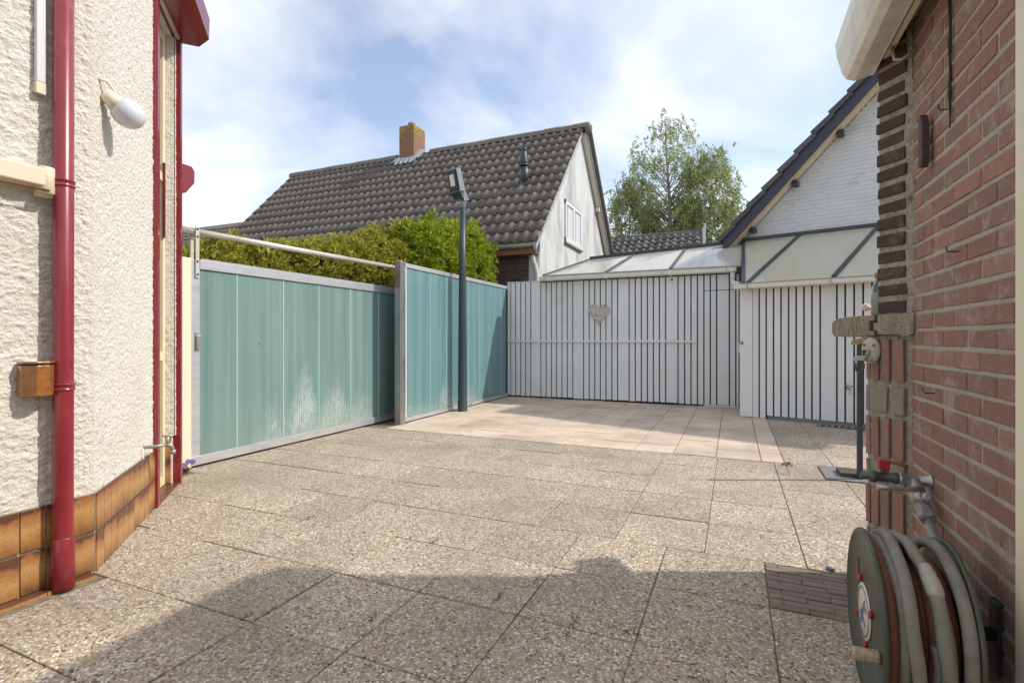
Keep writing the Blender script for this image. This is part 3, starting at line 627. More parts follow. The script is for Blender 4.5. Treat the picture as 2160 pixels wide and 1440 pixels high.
sheet4(bk[0] + Vector((-.05, -.04, 0)), bk[4] + Vector((0, -.04, 0)), bk[4] + Vector((0, .0, 0)), bk[0] + Vector((-.05, .0, 0)), .05, 'head_bar', m_bar, rs, .02)
sheet4(fr[0] + Vector((-.02, -.02, -.01)), fr[4] + Vector((0, -.02, -.01)), fr[4] + Vector((0, .012, -.01)), fr[0] + Vector((-.02, .012, -.01)), .03, 'eave_bar', m_mortar, rs)

# ------------------------------------------------------------------ white gabled house at right
rh = thing('white_gabled_house', 'white painted brick gable with dark violet verge board at right', 'house', FR @ Vector((4, 3, 0)))
ZT = 5.72; T1 = 2.32; T2 = 6.6; T3 = 9.2  # hidden flat top beyond the rake, sized for the shadow it throws on the terrace
wallprof = [(-.02, 0), (-.02, 3.03), (T1 - .02, ZT - .26), (T2, ZT - .26), (T3, 3.0), (T3, 0)]
MB(FR).prism(wallprof, .005, .30, 'y').build('wall', m_mortar if False else m_whitebrick, rh)
wb = MB(FR); r = 0; z = 3.02
while z < ZT - .3:
    t0 = (z - 3.02) / 1.075 + .05 if z > 3.05 else .05; x = t0 - (0 if r % 2 else .11); x = math.floor((x) / .22) * .22 + (.11 if r % 2 else 0)
    while x < 3.2:
        a = max(x + .005, t0); b = x + .215
        if b - a > .02: wb.box(a, b, random.uniform(-.003, .001), .014, z + .004, z + .0645 + random.uniform(-.002, .002))
        x += .22
    z += .0695; r += 1
w_ = wb.build('brickwork', m_whitebrick, rh); w_['kind'] = 'stuff'
def rake(t): return 3.07 + (t + .17) * 1.05
MB(FR).hexa([(-.24, -.37, rake(-.24) - .20), (-.24, -.335, rake(-.24) - .20), (T1, -.335, rake(T1) - .20), (T1, -.37, rake(T1) - .20)], [(-.24, -.37, rake(-.24) + .06), (-.24, -.335, rake(-.24) + .06), (T1, -.335, rake(T1) + .06), (T1, -.37, rake(T1) + .06)]).build('verge_board', m_purple, rh, bevel=.003)
MB(FR).hexa([(-.22, -.375, rake(-.22) - .225), (-.22, -.33, rake(-.22) - .225), (T1, -.33, rake(T1) - .225), (T1, -.375, rake(T1) - .225)], [(-.22, -.375, rake(-.22) - .203), (-.22, -.33, rake(-.22) - .203), (T1, -.33, rake(T1) - .203), (T1, -.375, rake(T1) - .203)]).build('edge_strip', m_ochre, rh)
MB(FR).hexa([(-.2, -.33, rake(-.2) - .18), (-.2, .01, rake(-.2) - .18), (T1, .01, rake(T1) - .18), (T1, -.33, rake(T1) - .18)], [(-.2, -.33, rake(-.2) - .15), (-.2, .01, rake(-.2) - .15), (T1, .01, rake(T1) - .15), (T1, -.33, rake(T1) - .15)]).build('soffit', m_creamlt, rh)
for t, zz in ((.22, 0), (.93, 0), (1.62, 0)): MB(FR).box(t - .045, t + .05, -.20, .02, rake(t) - .285, rake(t) - .20).build('purlin_end', m_bar, rh, bevel=.004)
for k in range(10):
    t = -.30 + k * .262; s_ = 1 / math.sqrt(1 + 1.05 ** 2)
    a = (t, rake(t) + .085); b = (t + .30, rake(t + .30) + .04)
    MB(FR).hexa([(a[0], -.42, a[1]), (a[0], -.12, a[1]), (b[0], -.12, b[1]), (b[0], -.42, b[1])], [(a[0] - .06, -.42, a[1] + .075), (a[0] - .06, -.12, a[1] + .075), (b[0] - .05, -.12, b[1] + .06), (b[0] - .05, -.42, b[1] + .06)]).build('verge_tile', m_dtile, rh, bevel=.004)
MB(FR).hexa([(-.30, -.11, rake(-.3) + .0), (-.30, 7, rake(-.3)), (T1 + .05, 7, rake(T1)), (T1 + .05, -.11, rake(T1))], [(-.32, -.11, rake(-.3) + .09), (-.32, 7, rake(-.3) + .09), (T1 + .05, 7, rake(T1) + .09), (T1 + .05, -.11, rake(T1) + .09)]).build('roof_slope', m_dtile, rh)
MB(FR).hexa([(T1, -.40, ZT - .2), (T2, -.40, ZT - .2), (T2, 5.5, ZT - .2), (T1, 5.5, ZT - .2)], [(T1, -.42, ZT), (T2, -.42, ZT), (4.5, 3.0, ZT + 2.0), (4.4, 3.0, ZT + 2.0)]).build('shadow_half_hip', m_dtile, rh)  # unseen roof block, added so its eave casts the terrace shadow

# ------------------------------------------------------------------ grey-tiled house in the middle
GX = -3.932; RY, RZ2 = 14.0, 7.163; SLP = math.atan(1.048); EY, EZ = 10.316, 3.303; LX = -14.93
mh = thing('tiled_house', 'rendered house with long grey tiled roof and brick chimney behind the hedge', 'house', (-9.4, 14, 0))
MB().prism([(EY + .35, 0), (EY + .35, EZ + .08), (RY, RZ2 - .22), (2 * RY - EY - .35, EZ + .08), (2 * RY - EY - .35, 0)], LX + .1, GX - .03, 'x').build('wall', m_render, mh)
# brick front wall piece at the corner
fb = MB(); FBY = EY + .335
MB().box(-6.6, GX - .27, FBY - .012, FBY + .012, 1.5, 3.05).build('mortar_bed', m_mortarH, mh)
for r in range(16):
    z0 = 1.55 + r * .0935; x = GX - .31
    if r % 2: x -= .0
    first = True
    while x > -5.6:
        L = .215 if not (first and r % 2) else .11; first = False
        if z0 > 2.3: MB().box(x - L + .006, x - .006, FBY - .022 + random.uniform(-.003, .003), FBY - .008, z0 + .005, z0 + .083, .002).build('brick', m_brickH, mh)
        x -= L + .006
MB().box(GX - .28, GX - .03, FBY - .02, FBY + .01, 0, 3.1).build('corner_render', m_render, mh)
fas = MB().box(LX, GX - .04, EY + .10, EY + .15, EZ - .25, EZ + .02).build('fascia', m_brown, mh)
MB().box(LX, GX - .04, EY + .15, EY + .35, EZ - .25, EZ - .23).build('soffit', m_brown, mh)
MB().prism([(EY - .03, EZ - .02), (EY - .015, EZ - .085), (EY + .035, EZ - .115), (EY + .085, EZ - .085), (EY + .097, EZ - .02)], LX, GX + .02, 'x', smooth=False).build('gutter', m_lead, mh)
MB().tube([(GX - .14, EY + .2, EZ - .2), (GX - .14, EY + .22, EZ - .38), (GX - .10, EY + .27, EZ - .52), (GX - .07, EY + .27, EZ - .66), (GX - .07, EY + .27, 0)], .045, 12).build('downpipe', m_gutter, mh)
# verge: peeling board on the near rake, white board on the far rake
for sgn in (1, -1):
    def yy(q): return RY - sgn * q
    L = RY - EY + .05
    MB().hexa([(GX - .03, yy(L), EZ - .20), (GX + .035, yy(L), EZ - .20), (GX + .035, yy(0), RZ2 - .20), (GX - .03, yy(0), RZ2 - .20)], [(GX - .03, yy(L), EZ - .03), (GX + .035, yy(L), EZ - .03), (GX + .035, yy(0), RZ2 - .02), (GX - .03, yy(0), RZ2 - .02)]).build('verge_board', m_peel, mh)
    if sgn < 0:
        MB().hexa([(GX - .02, yy(L), EZ - .22), (GX + .13, yy(L), EZ - .22), (GX + .13, yy(0), RZ2 - .22), (GX - .02, yy(0), RZ2 - .22)], [(GX - .02, yy(L), EZ - .17), (GX + .13, yy(L), EZ - .17), (GX + .13, yy(0), RZ2 - .17), (GX - .02, yy(0), RZ2 - .17)]).build('verge_soffit', m_creamlt, mh)
        MB().hexa([(GX + .115, yy(L), EZ - .22), (GX + .15, yy(L), EZ - .22), (GX + .15, yy(0), RZ2 - .22), (GX + .115, yy(0), RZ2 - .22)], [(GX + .115, yy(L), EZ - .0), (GX + .15, yy(L), EZ - .0), (GX + .15, yy(0), RZ2 + .0), (GX + .115, yy(0), RZ2 + .0)]).build('verge_board', m_peel, mh)
        for q in (1.6, 2.95): MB().box(GX - .01, GX + .11, yy(q) - .05, yy(q) + .06, RZ2 - q * 1.048 - .36, RZ2 - q * 1.048 - .24).build('purlin_end', m_creamlt, mh)
# window in the gable
win = MB()
wy0, wy1, wz0, wz1 = 12.46, 13.93, 3.66, 4.72
for a, b, c, d in ((wy0, wy1, wz0, wz0 + .13), (wy0, wy1, wz1 - .09, wz1), (wy0, wy0 + .09, wz0, wz1), (wy1 - .09, wy1, wz0, wz1), ((wy0 + wy1) / 2 - .07, (wy0 + wy1) / 2 + .07, wz0, wz1)): win.box(GX - .06, GX + .012 + random.uniform(0, .004), a, b, c, d)
wo = win.build('window', m_pvc, mh, bevel=.006)
for a, b in ((wy0 + .09, (wy0 + wy1) / 2 - .07), ((wy0 + wy1) / 2 + .07, wy1 - .09)):
    MB().box(GX - .045, GX - .022, a, b, wz0 + .13, wz1 - .09).build('pane', m_glass, wo)
    MB().box(GX - .02, GX - .012, a + .12, b, wz0 + .13, wz1 - .09).build('curtain', m_curtain, wo)
MB().box(GX - .03, GX + .035, wy0 - .03, wy1 + .03, wz0 - .05, wz0 - .003).build('sill', m_slate, wo); MB().box(GX - .03, GX + .02, wy0 - .03, wy1 + .03, wz1 + .003, wz1 + .04).build('lintel', m_render, wo)
# roof tiles
ds = Vector((0, -math.cos(SLP), -math.sin(SLP))); nn = Vector((0, -math.sin(SLP), math.cos(SLP))); da = Vector((-1, 0, 0))
TW, TL = .24, .41
def tile_geo(mb, o, w=TW, l=TL, ds=ds, nn=nn, da=da, hgt=.058, lift=.030, n=10):
    top = []; bot = []; low = []
    for i in range(n + 1):
        u = i / n; v = min(1, max(0, (u - .18) / .68)); h = hgt * (.5 - .5 * math.cos(2 * PI * v)) ** .75
        top.append(mb.p(*(o + da * (u * w) + nn * (h)))); bot.append(mb.p(*(o + da * (u * w) + ds * (l + .045) + nn * (h + lift))))
        low.append(mb.p(*(o + da * (u * w) + ds * (l + .035) + nn * (h * .8 + lift - .032))))
    for i in range(n):
        mb.face([top[i], top[i + 1], bot[i + 1], bot[i]], True); mb.face([bot[i], bot[i + 1], low[i + 1], low[i]], False)
NC, NR = 46, 13
T0 = Vector((GX + .06, RY, RZ2))
rest = MB(); cnt = 0; tp0 = None
for c in range(NC):
    for r in range(NR):
        o = T0 + da * (c * TW) + ds * (r * TL + .02)
        if cnt < 299:
            if tp0 is None:
                mb = MB(); tile_geo(mb, o); tp0 = mb.build('roof_tile', m_rtile, mh, recalc=False); base = o.copy(); l0 = tp0.location.copy()
            else:
                J = Matrix.Translation(l0 + (o - base) + nn * random.uniform(-.004, .006)) @ Matrix.Rotation(random.uniform(-.012, .012), 4, 'X') @ Matrix.Rotation(random.uniform(-.012, .012), 4, 'Z')
                dup(tp0, mh, J)
            cnt += 1
        else: tile_geo(rest, o + nn * random.uniform(-.004, .006))
ro = rest.build('roof_tiles', m_rtile, mh, recalc=False); ro['kind'] = 'stuff'
und = MB(); und.hexa([Vector((LX, RY, RZ2 - .06)), Vector((GX + .03, RY, RZ2 - .06)), Vector((GX + .03, EY + .02, EZ - .06)), Vector((LX, EY + .02, EZ - .06))], [Vector((LX, RY, RZ2 - .02)), Vector((GX + .03, RY, RZ2 - .02)), Vector((GX + .03, EY + .02, EZ - .02)), Vector((LX, EY + .02, EZ - .02))])
und.build('roof_deck', m_dark, mh)
MB().hexa([(LX, RY, RZ2 - .05), (GX + .25, RY, RZ2 - .05), (GX + .25, 2 * RY - EY + .05, EZ - .08), (LX, 2 * RY - EY + .05, EZ - .08)], [(LX, RY, RZ2 + .04), (GX + .25, RY, RZ2 + .04), (GX + .25, 2 * RY - EY + .05, EZ + .03), (LX, 2 * RY - EY + .05, EZ + .03)]).build('rear_slope', m_rtile, mh)
for k in range(14):   # verge tile ends on the far rake
    q = .15 + k * .26; MB().box(GX + .10, GX + .30, RY + q - .02, RY + q + .28, RZ2 - q * 1.048 - .26, RZ2 - q * 1.048 + .02).build('verge_tile', m_rtile, mh) if False else None
    y_ = RY + k * .27; z_ = RZ2 - k * .27 * 1.048
    MB().hexa([(GX + .05, y_, z_ - .02), (GX + .20, y_, z_ - .02), (GX + .20, y_ + .30, z_ - .30), (GX + .05, y_ + .30, z_ - .30)], [(GX + .05, y_ + .03, z_ + .05), (GX + .20, y_ + .03, z_ + .05), (GX + .20, y_ + .34, z_ - .25), (GX + .05, y_ + .34, z_ - .25)]).build('verge_tile', m_rtile, mh)
nrt = 26; wl_ = (GX + .2 - LX) / nrt
for k in range(nrt):
    x1 = GX + .2 - k * wl_; x0 = x1 - wl_ - .03
    if x0 < -8.95 and x1 > -9.85: continue
    jz = random.uniform(-.008, .008)
    MB().prism([(RY - .15, RZ2 - .07 + jz), (RY - .12, RZ2 + .04 + jz), (RY - .05, RZ2 + .10 + jz), (RY + .05, RZ2 + .10 + jz), (RY + .12, RZ2 + .04 + jz), (RY + .15, RZ2 - .07 + jz)], x0, x1, 'x').build('ridge_tile', m_ridge, mh, bevel=.006)
MB().lathe([(.16, 0), (.15, .1), (.06, .16)], (GX + .12, RY, RZ2 - .06), (1, 0, 0), 12).build('ridge_end', m_ridge, mh)
chm = MB().box(-9.95, -9.40, 13.70, 14.35, 6.6, 8.05).build('chimney', m_chim if False else chimney_mat(), mh)
cb = MB()
for r in range(17):
    z0 = 7.0 + r * .0615
    for i in range(3):
        a = -9.95 + i * .2 - (.1 if r % 2 else 0); cb.box(max(a, -9.95) + .006, min(a + .2, -9.40) - .006, 13.692 + random.uniform(-.004, .002), 13.705, z0 + .006, z0 + .056)
    for i in range(4):
        a = 13.70 + i * .2 - (.1 if r % 2 else 0)
        if min(a + .2, 14.35) - max(a, 13.7) > .03: cb.box(-9.405, -9.391 + random.uniform(-.003, .003), max(a, 13.7) + .006, min(a + .2, 14.35) - .006, z0 + .006, z0 + .056)
cbo = cb.build('chimney_bricks', chm.data.materials[0], chm); cbo['kind'] = 'stuff'
MB().lathe([(.12, 0), (.13, .03), (.13, .15), (.10, .17), (.10, .1)], (-9.66, 13.98, 8.05), (0, 0, 1), 14).build('pot', m_ridge, chm)
fl = MB()
for k in range(9):
    x = -10.05 + k * .09; o = Vector((x, RY, RZ2)) + ds * (.33 if k else .2)
    a = Vector((x, 13.688, 7.02)); b = Vector((x + .09, 13.688, 7.02)); c_ = T0 + ds * (.62 + .05 * (k % 2)); d_ = Vector((x + .09, c_.y, c_.z)) + nn * .10; c_ = Vector((x, c_.y, c_.z)) + nn * (.10 if k % 2 else .08)
    fl.quad(a, b, d_, c_)
fl.quad((-9.385, 13.69, 7.0), (-9.385, 14.0, 7.35), (-9.12, 14.0, 7.29), (-9.2, 13.66, 6.93)); fl.quad((-9.96, 13.69, 7.0), (-9.96, 14.0, 7.32), (-10.15, 14.0, 7.24), (-10.25, 13.55, 6.82))
fl.build('flashing', m_lead, chm, recalc=False)
vp = thing('roof_vent', 'black vent pipe standing on the grey tiled roof', 'vent', (-4.87, 12.0, 5.1))
MB().tube([(-4.89, 12.12, 5.1), (-4.89, 12.05, 5.3), (-4.885, 11.98, 5.55)], .1, 14).build('pipe', m_bar, vp)
MB().lathe([(.10, 0), (.12, .015), (.12, .04), (.10, .05), (.12, .07), (.12, .10), (.07, .36), (.06, .40), (.075, .42), (.075, .47), (.03, .49)], (-4.885, 11.98, 5.55), (0, 0, 1), 16).build('cowl', m_bar, vp)
MB().lathe([(.2, -.02), (.16, .05), (.09, .1)], (-4.89, 12.13, 5.17), nn, 12).build('collar', m_bar, vp)
# low roof to the left of it, and the pantiled roof further back
lh = thing('low_tiled_house', 'low dark tiled roof showing left of the long grey roof', 'house', (-17, 13, 0))
MB().box(-20, -15.1, 12.6, 16, 0, 4.1).build('wall', m_render, lh)
lr = MB(); dsl = Vector((0, -.82, -.57)); nl = Vector((0, -.57, .82))
for c in range(26):
    for r in range(5): tile_geo(lr, Vector((-14.9 - c * .24, 14.0, 5.62 - .0)) + dsl * (r * .4) , ds=dsl, nn=nl)
lro = lr.build('roof_tiles', m_rtile, lh, recalc=False); lro['kind'] = 'stuff'
MB().prism([(13.9, 5.58), (14, 5.72), (14.1, 5.58)], -21, -14.95, 'x').build('ridge', m_ridge, lh)
MB().hexa([(-21, 14, 5.5), (-14.95, 14, 5.5), (-14.95, 12.3, 4.3), (-21, 12.3, 4.3)], [(-21, 14, 5.58), (-14.95, 14, 5.58), (-14.95, 12.3, 4.38), (-21, 12.3, 4.38)]).build('roof_deck', m_dark, lh)
fh = thing('pantiled_house', 'mossy grey pantiled roof beyond the shed, below the birch', 'house', (-2.5, 19.5, 0))
MB().box(-5.5, -.95, 17.0, 21, 0, 3.4).build('wall', m_render, fh)
df_ = Vector((0, -.80, -.60)); nf = Vector((0, -.60, .80)); pf0 = None
for c in range(19):
    for r in range(6):
        o = Vector((-.98 - c * .235, 18.0, 4.68)) + df_ * (r * .29)
        if pf0 is None:
            mb = MB(); tile_geo(mb, o, .235, .29, df_, nf, hgt=.075, lift=.05, n=8); pf0 = mb.build('roof_tile', m_rtile2, fh, recalc=False); b0 = o.copy(); l0 = pf0.location.copy()
        else: dup(pf0, fh, Matrix.Translation(l0 + (o - b0) + nf * random.uniform(-.008, .012)) @ Matrix.Rotation(random.uniform(-.03, .03), 4, 'Y'))
MB().prism([(17.88, 4.62), (17.92, 4.78), (18.08, 4.78), (18.12, 4.62)], -5.5, -.98, 'x').build('ridge', m_rtile2, fh, bevel=.02)
MB().hexa([(-5.5, 18, 4.6), (-.97, 18, 4.6), (-.97, 16.4, 3.4), (-5.5, 16.4, 3.4)], [(-5.5, 18, 4.66), (-.97, 18, 4.66), (-.97, 16.4, 3.46), (-5.5, 16.4, 3.46)]).build('roof_deck', m_dark, fh)
MB().hexa([(-.97, 17.7, 3.6), (-.93, 17.7, 3.6), (-.93, 18.05, 3.6), (-.97, 18.05, 3.6)], [(-.97, 17.75, 4.75), (-.93, 17.75, 4.75), (-.83, 18.05, 4.98), (-.87, 18.05, 4.98)]).build('verge_board', m_grey, fh)
MB().box(-.92, -.86, 18.0, 18.08, 3.0, 5.0).build('verge_post', m_creamlt, fh)

# ------------------------------------------------------------------ vegetation
def sprig(mb, o, d, L, wd, k=13):
    d = d.normalized(); a = d.cross(Vector((0, 0, 1)))
    if a.length < .1: a = Vector((1, 0, 0))
    a.normalize(); u = a.cross(d)
    for i in range(k):
        f = random.uniform(-1, 1); g = random.uniform(.1, 1)
        b = o + d * (L * g * .5) + a * (f * wd * .5) + u * random.gauss(0, wd * .22)
        e = (d * random.uniform(.5, 1) + a * (f * .9 + random.gauss(0, .25)) + u * random.gauss(.05, .35) + Vector((0, 0, -.25 * g))).normalized()
        l = L * random.uniform(.35, .7); w = e.cross(Vector((random.gauss(0, 1), random.gauss(0, 1), 1))).normalized() * (L * .085)
        mb.face([mb.p(*b), mb.p(*(b + e * l * .5 + w)), mb.p(*(b + e * l)), mb.p(*(b + e * l * .5 - w))])
def hedge(name, label, y0, y1, xf, xb, topz, mat, nsp, L, seed, bulge=.12):
    random.seed(seed)
    h = thing(name, label, 'hedge', ((xf + xb) / 2, (y0 + y1) / 2, 0)); mb = MB()
    def surf(y, a):    # a 0..1: front bottom -> top front -> top back
        zt = topz(y); n1 = noise.noise(Vector((y * 1.6, a * 4, 3 + seed))) * bulge + noise.noise(Vector((y * 5, a * 14, 9))) * bulge * .8
        Lf = zt - .6; Lt = xf - xb; tot = Lf + Lt; q = a * tot
        if q < Lf:
            z = .6 + q; rnd = max(0, (z - (zt - .5)) / .5); return Vector((xf + n1 - .28 * rnd * rnd, y, z)), Vector((1, 0, .35 + rnd))
        q -= Lf; f = q / Lt; return Vector((xf - .28 - (Lt - .28) * f, y, zt + n1 * 1.2 - .3 * f * f)), Vector((.35, 0, 1))
    for i in range(nsp):
        y = random.uniform(y0, y1); a = random.random() ** .85; p, n = surf(y, a)
        if p.z < .9 and random.random() < .6: continue
        e = min((y - y0) / .3, (y1 - y) / .3, 1); p.x -= (1 - max(e, 0)) * .25; p.z -= (1 - max(e, 0)) * .25
        dn = n.normalized(); p -= dn * random.uniform(0, .16)
        d = dn * 1.0 + Vector((random.gauss(0, .5), random.gauss(0, .6), random.uniform(-.1, .7)))
        s_ = random.uniform(.6, 1.25)
        if random.random() < .012: s_ *= 2.0; d.z += .8
        sprig(mb, p, d, L * s_, L * .42 * s_)
    for i in range(nsp // 8):          # far end
        z = random.uniform(.8, topz(y1)); x = random.uniform(xb, xf); p = Vector((x, y1 - .2 + random.uniform(-.1, .12), z)); sprig(mb, p, Vector((random.gauss(0.2, .4), 1, random.uniform(-.1, .6))), L, L * .42)
    mb.build('foliage', mat, h, recalc=False)
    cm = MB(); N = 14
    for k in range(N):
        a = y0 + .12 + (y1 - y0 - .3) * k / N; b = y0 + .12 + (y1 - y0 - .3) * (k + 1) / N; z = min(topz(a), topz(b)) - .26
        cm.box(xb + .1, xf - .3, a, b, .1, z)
    cm.build('core', m_core, h)  # dark boxes added behind the sprays to stop light passing through
    for k in range(4): MB().tube([(xb / 2 + xf / 2, y0 + (k + .5) * (y1 - y0) / 4, 0), (xb / 2 + xf / 2 + .05, y0 + (k + .5) * (y1 - y0) / 4 + .05, 1.6)], [.06, .03], 8).build('trunk', m_twig, h)
    return h
def interp(tab):
    def f(y):
        if y <= tab[0][0]: return tab[0][1]
        for (a, b), (c, d) in zip(tab, tab[1:]):
            if y <= c: return b + (d - b) * (y - a) / (c - a)
        return tab[-1][1]
    return f
hedge('yew_hedge', 'long yellow-green conifer hedge behind the sliding gate', 2.6, 7.3, -4.86, -5.9, interp([(2.6, 1.94), (3.3, 2.05), (3.9, 2.21), (4.6, 2.38), (5.4, 2.55), (6.2, 2.74), (7, 2.96), (8.1, 3.2)]), m_yew, 8500, .105, 11, .17)
hedge('lime_conifer', 'bright lime-green conifer bush at the end of the hedge, behind the lamp', 6.75, 9.95, -4.66, -5.75, interp([(6.75, 2.88), (7.2, 3.02), (7.8, 3.16), (8.4, 3.34), (9.0, 3.48), (9.5, 3.46), (9.95, 3.28)]), m_lime, 7600, .135, 23, .26)
random.seed(5)
birch = thing('birch_tree', 'tall loose-crowned birch tree rising beyond the roofs', 'tree', (-3.2, 30, 0))
tr = MB(); lv = MB()
def leaf(c, sz):
    a = Vector((random.gauss(0, .6), random.gauss(0, .6), -1 + random.gauss(0, .6))).normalized(); b = a.cross(Vector((random.gauss(0, 1), random.gauss(0, 1), random.gauss(0, 1)))).normalized(); s = sz * random.uniform(.6, 1.2)
    lv.face([lv.p(*(c + a * s)), lv.p(*(c + b * s * .6)), lv.p(*(c - a * s)), lv.p(*(c - b * s * .6))])
tpts = [Vector((-3.25, 30, 0)), Vector((-3.2, 30, 3)), Vector((-3.3, 30, 6)), Vector((-3.35, 30.1, 9)), Vector((-3.5, 30, 11.5)), Vector((-3.6, 30, 13.6))]
tr.tube(tpts, [.22, .18, .14, .09, .05, .015], 8)
def trunk_at(z):
    for p, q in zip(tpts, tpts[1:]):
        if z <= q.z: return p.lerp(q, (z - p.z) / (q.z - p.z))
    return tpts[-1]
LOBES = [((-3.8, 30, 9.9), (2.1, 1.9, 3.9)), ((-1.35, 30, 9.0), (1.6, 1.7, 2.9)), ((-5.4, 30, 8.3), (1.3, 1.5, 2.4)), ((-3.1, 30, 7.2), (3.5, 2.1, 2.4))]
tips = []
while len(tips) < 680:
    (cx, cy, cz), (rx, ry, rz) = random.choice(LOBES); v = Vector((random.gauss(0, 1), random.gauss(0, 1), random.gauss(0, 1))).normalized() * random.uniform(.42, 1.04) ** .55
    p = Vector((cx + v.x * rx, cy + v.y * ry, cz + v.z * rz))
    if noise.noise(p * .8) < -.10: continue
    tips.append(p)
for i, p in enumerate(tips):
    zb = max(3.2, min(12.8, p.z - 1.1 - .45 * abs(p.x + 3.4))); b0_ = trunk_at(zb)
    if i % 5 == 0:
        m1 = b0_.lerp(p, .5) + Vector((random.gauss(0, .15), random.gauss(0, .15), .25)); tr.tube([b0_, b0_.lerp(m1, .5) + Vector((0, 0, .05)), m1, m1.lerp(p, .6) + Vector((0, 0, .08)), p], [.036, .03, .02, .012, .006], 4, cap=False)
    # drooping twigs with leaves
    for k in range(random.randint(3, 5)):
        q = p + Vector((random.gauss(0, .28), random.gauss(0, .28), random.gauss(0, .25))); d = Vector((random.gauss(.12, .35), random.gauss(0, .35), random.uniform(-1, .1))).normalized(); L = random.uniform(.35, .95)
        pts = [q + d * (L * f) + Vector((0, 0, -.35 * L * f * f)) for f in (0, .5, 1)]
        tr.tube(pts, [.007, .005, .003], 3, cap=False)
        for j in range(int(13 + 17 * L)):
            f = random.random(); c = q + d * (L * f) + Vector((0, 0, -.35 * L * f * f)) + Vector((random.gauss(0, .05), random.gauss(0, .05), random.gauss(0, .05))); leaf(c, .058)
tr.build('trunk', m_bark, birch, recalc=False); lv.build('crown', m_birch, birch, recalc=False)
print('birch leaves', len(lv.f))

# ------------------------------------------------------------------ brick outbuilding at right
random.seed(3)
ob = thing('brick_outbuilding', 'red brick outbuilding wall with cream gutter close by at right', 'building', (2.5, 0, 0))
XW = .75
MB().box(XW + .0035, 4.5, -4, 2.915, 0, 2.67).build('wall', m_mortar, ob)
protos = {}
zc = 1.236 - .0765 * 16
r = 0
while zc < 2.62:
    k = round((1.236 - zc) / .0765); ph = 2.053 if k % 2 == 1 else 2.166
    y = ph - .222 * 2
    while y < 2.92:
        a = max(y + .005, 1.70); b = min(y + .217, 2.917)
        if b - a > .02:
            dpt = random.uniform(-.0025, .002)
            mb = MB().box(XW + dpt, XW + .05, a, b, zc + .0078 + random.uniform(-.001, .001), zc + .0695 + random.uniform(-.001, .001), .0018)
            mb.build('brick', m_brickR, ob, bevel=.003, seg=1)
        y += .222
    zc += .0765; r += 1
MB().box(XW - .006, XW + .05, 1.55, 1.930, 0, 2.66).build('door_frame', m_creamlt, ob, bevel=.004)
MB().box(XW - .012, XW + .05, -3, 1.548, 0, 2.66).build('rear_boarding', m_cream, ob)
# eaves: curved cream gutter, boards and brackets
gp = [(.60, 2.515), (.53, 2.50), (.495, 2.515), (.475, 2.55), (.452, 2.64), (.445, 2.70), (.455, 2.70), (.463, 2.64), (.488, 2.56), (.505, 2.53), (.535, 2.515), (.595, 2.53), (.60, 2.69), (.61, 2.69), (.612, 2.515)]
gp = [(x + .03, z) for x, z in gp]
og = MB().prism(gp, -4, 3.06, 'y').build('gutter', m_gutter, ob, bevel=.002)
MB().prism([(.495, 2.70), (.508, 2.56), (.53, 2.52), (.565, 2.505), (.63, 2.52), (.635, 2.70)], 3.05, 3.063, 'y').build('end_stop', m_gutter, og)
MB().box(.66, .685, -4, 3.03, 2.54, 2.70).build('fascia', m_creamlt, ob, bevel=.003)
MB().hexa([(.687, -4, 2.64), (.76, -4, 2.655), (.76, 3.02, 2.655), (.687, 3.02, 2.64)], [(.687, -4, 2.665), (.76, -4, 2.68), (.76, 3.02, 2.68), (.687, 3.02, 2.665)]).build('soffit', m_cream, ob)
MB().hexa([(.52, -4, 2.71), (2.6, -4, 4.05), (2.6, 2.98, 4.05), (.52, 2.98, 2.71)], [(.50, -4, 2.77), (2.6, -4, 4.15), (2.6, 2.98, 4.15), (.50, 2.98, 2.77)]).build('roof', m_rtile, ob)
MB().prism([(.78, 2.67), (2.6, 2.67), (2.6, 4.0), (.78, 2.85)], 2.80, 2.90, 'y').build('gable', m_brickR, ob)
# wall fittings
def hook(y, z, label):
    o = MB().tube([(XW + .01, y, z), (XW - .03, y, z), (XW - .036, y + .001, z + .008), (XW - .036, y + .001, z + .022)], .0025, 6).build('wall_hook', m_iron); tag(o, label, 'hook', 'iron hooks in the brick wall')
from_px = {}
hook(2.345, 1.515, 'small iron hook in the brick wall at shoulder height, below the hanging cord'); hook(2.60, .975, 'small iron hook in the brick wall above the stopcock'); hook(2.425, 2.065, 'small upturned iron hook next to the dangling black cord')
cord = MB().tube([(XW - .008, 2.405 + .004 * math.sin(k * 1.7), 2.66 - k * .045) for k in range(16)], [.005 if k % 4 else .007 for k in range(14)] + [.003, .002], 6).build('hanging_cord', m_iron); tag(cord, 'black knotted cord hanging down the brick wall', 'cord')
plq = MB().prism([(2.60, 1.94), (2.618, 1.905), (2.65, 1.915), (2.65, 2.10), (2.63, 2.13), (2.605, 2.09)], XW - .040, XW - .012, 'x').build('wall_plaque', m_plum, bevel=.004); tag(plq, 'dark plum carved wooden plaque on the brick wall', 'plaque')
ph_ = MB().tube([(XW + .01, 2.80, 2.50), (XW - .05, 2.83, 2.465), (XW - .075, 2.84, 2.475), (XW - .08, 2.845, 2.52), (XW - .08, 2.845, 2.60), (XW - .065, 2.85, 2.615)], .008, 8).build('pipe_hook', m_galv); tag(ph_, 'bent grey metal hook at the top of the dark brick pier', 'hook')

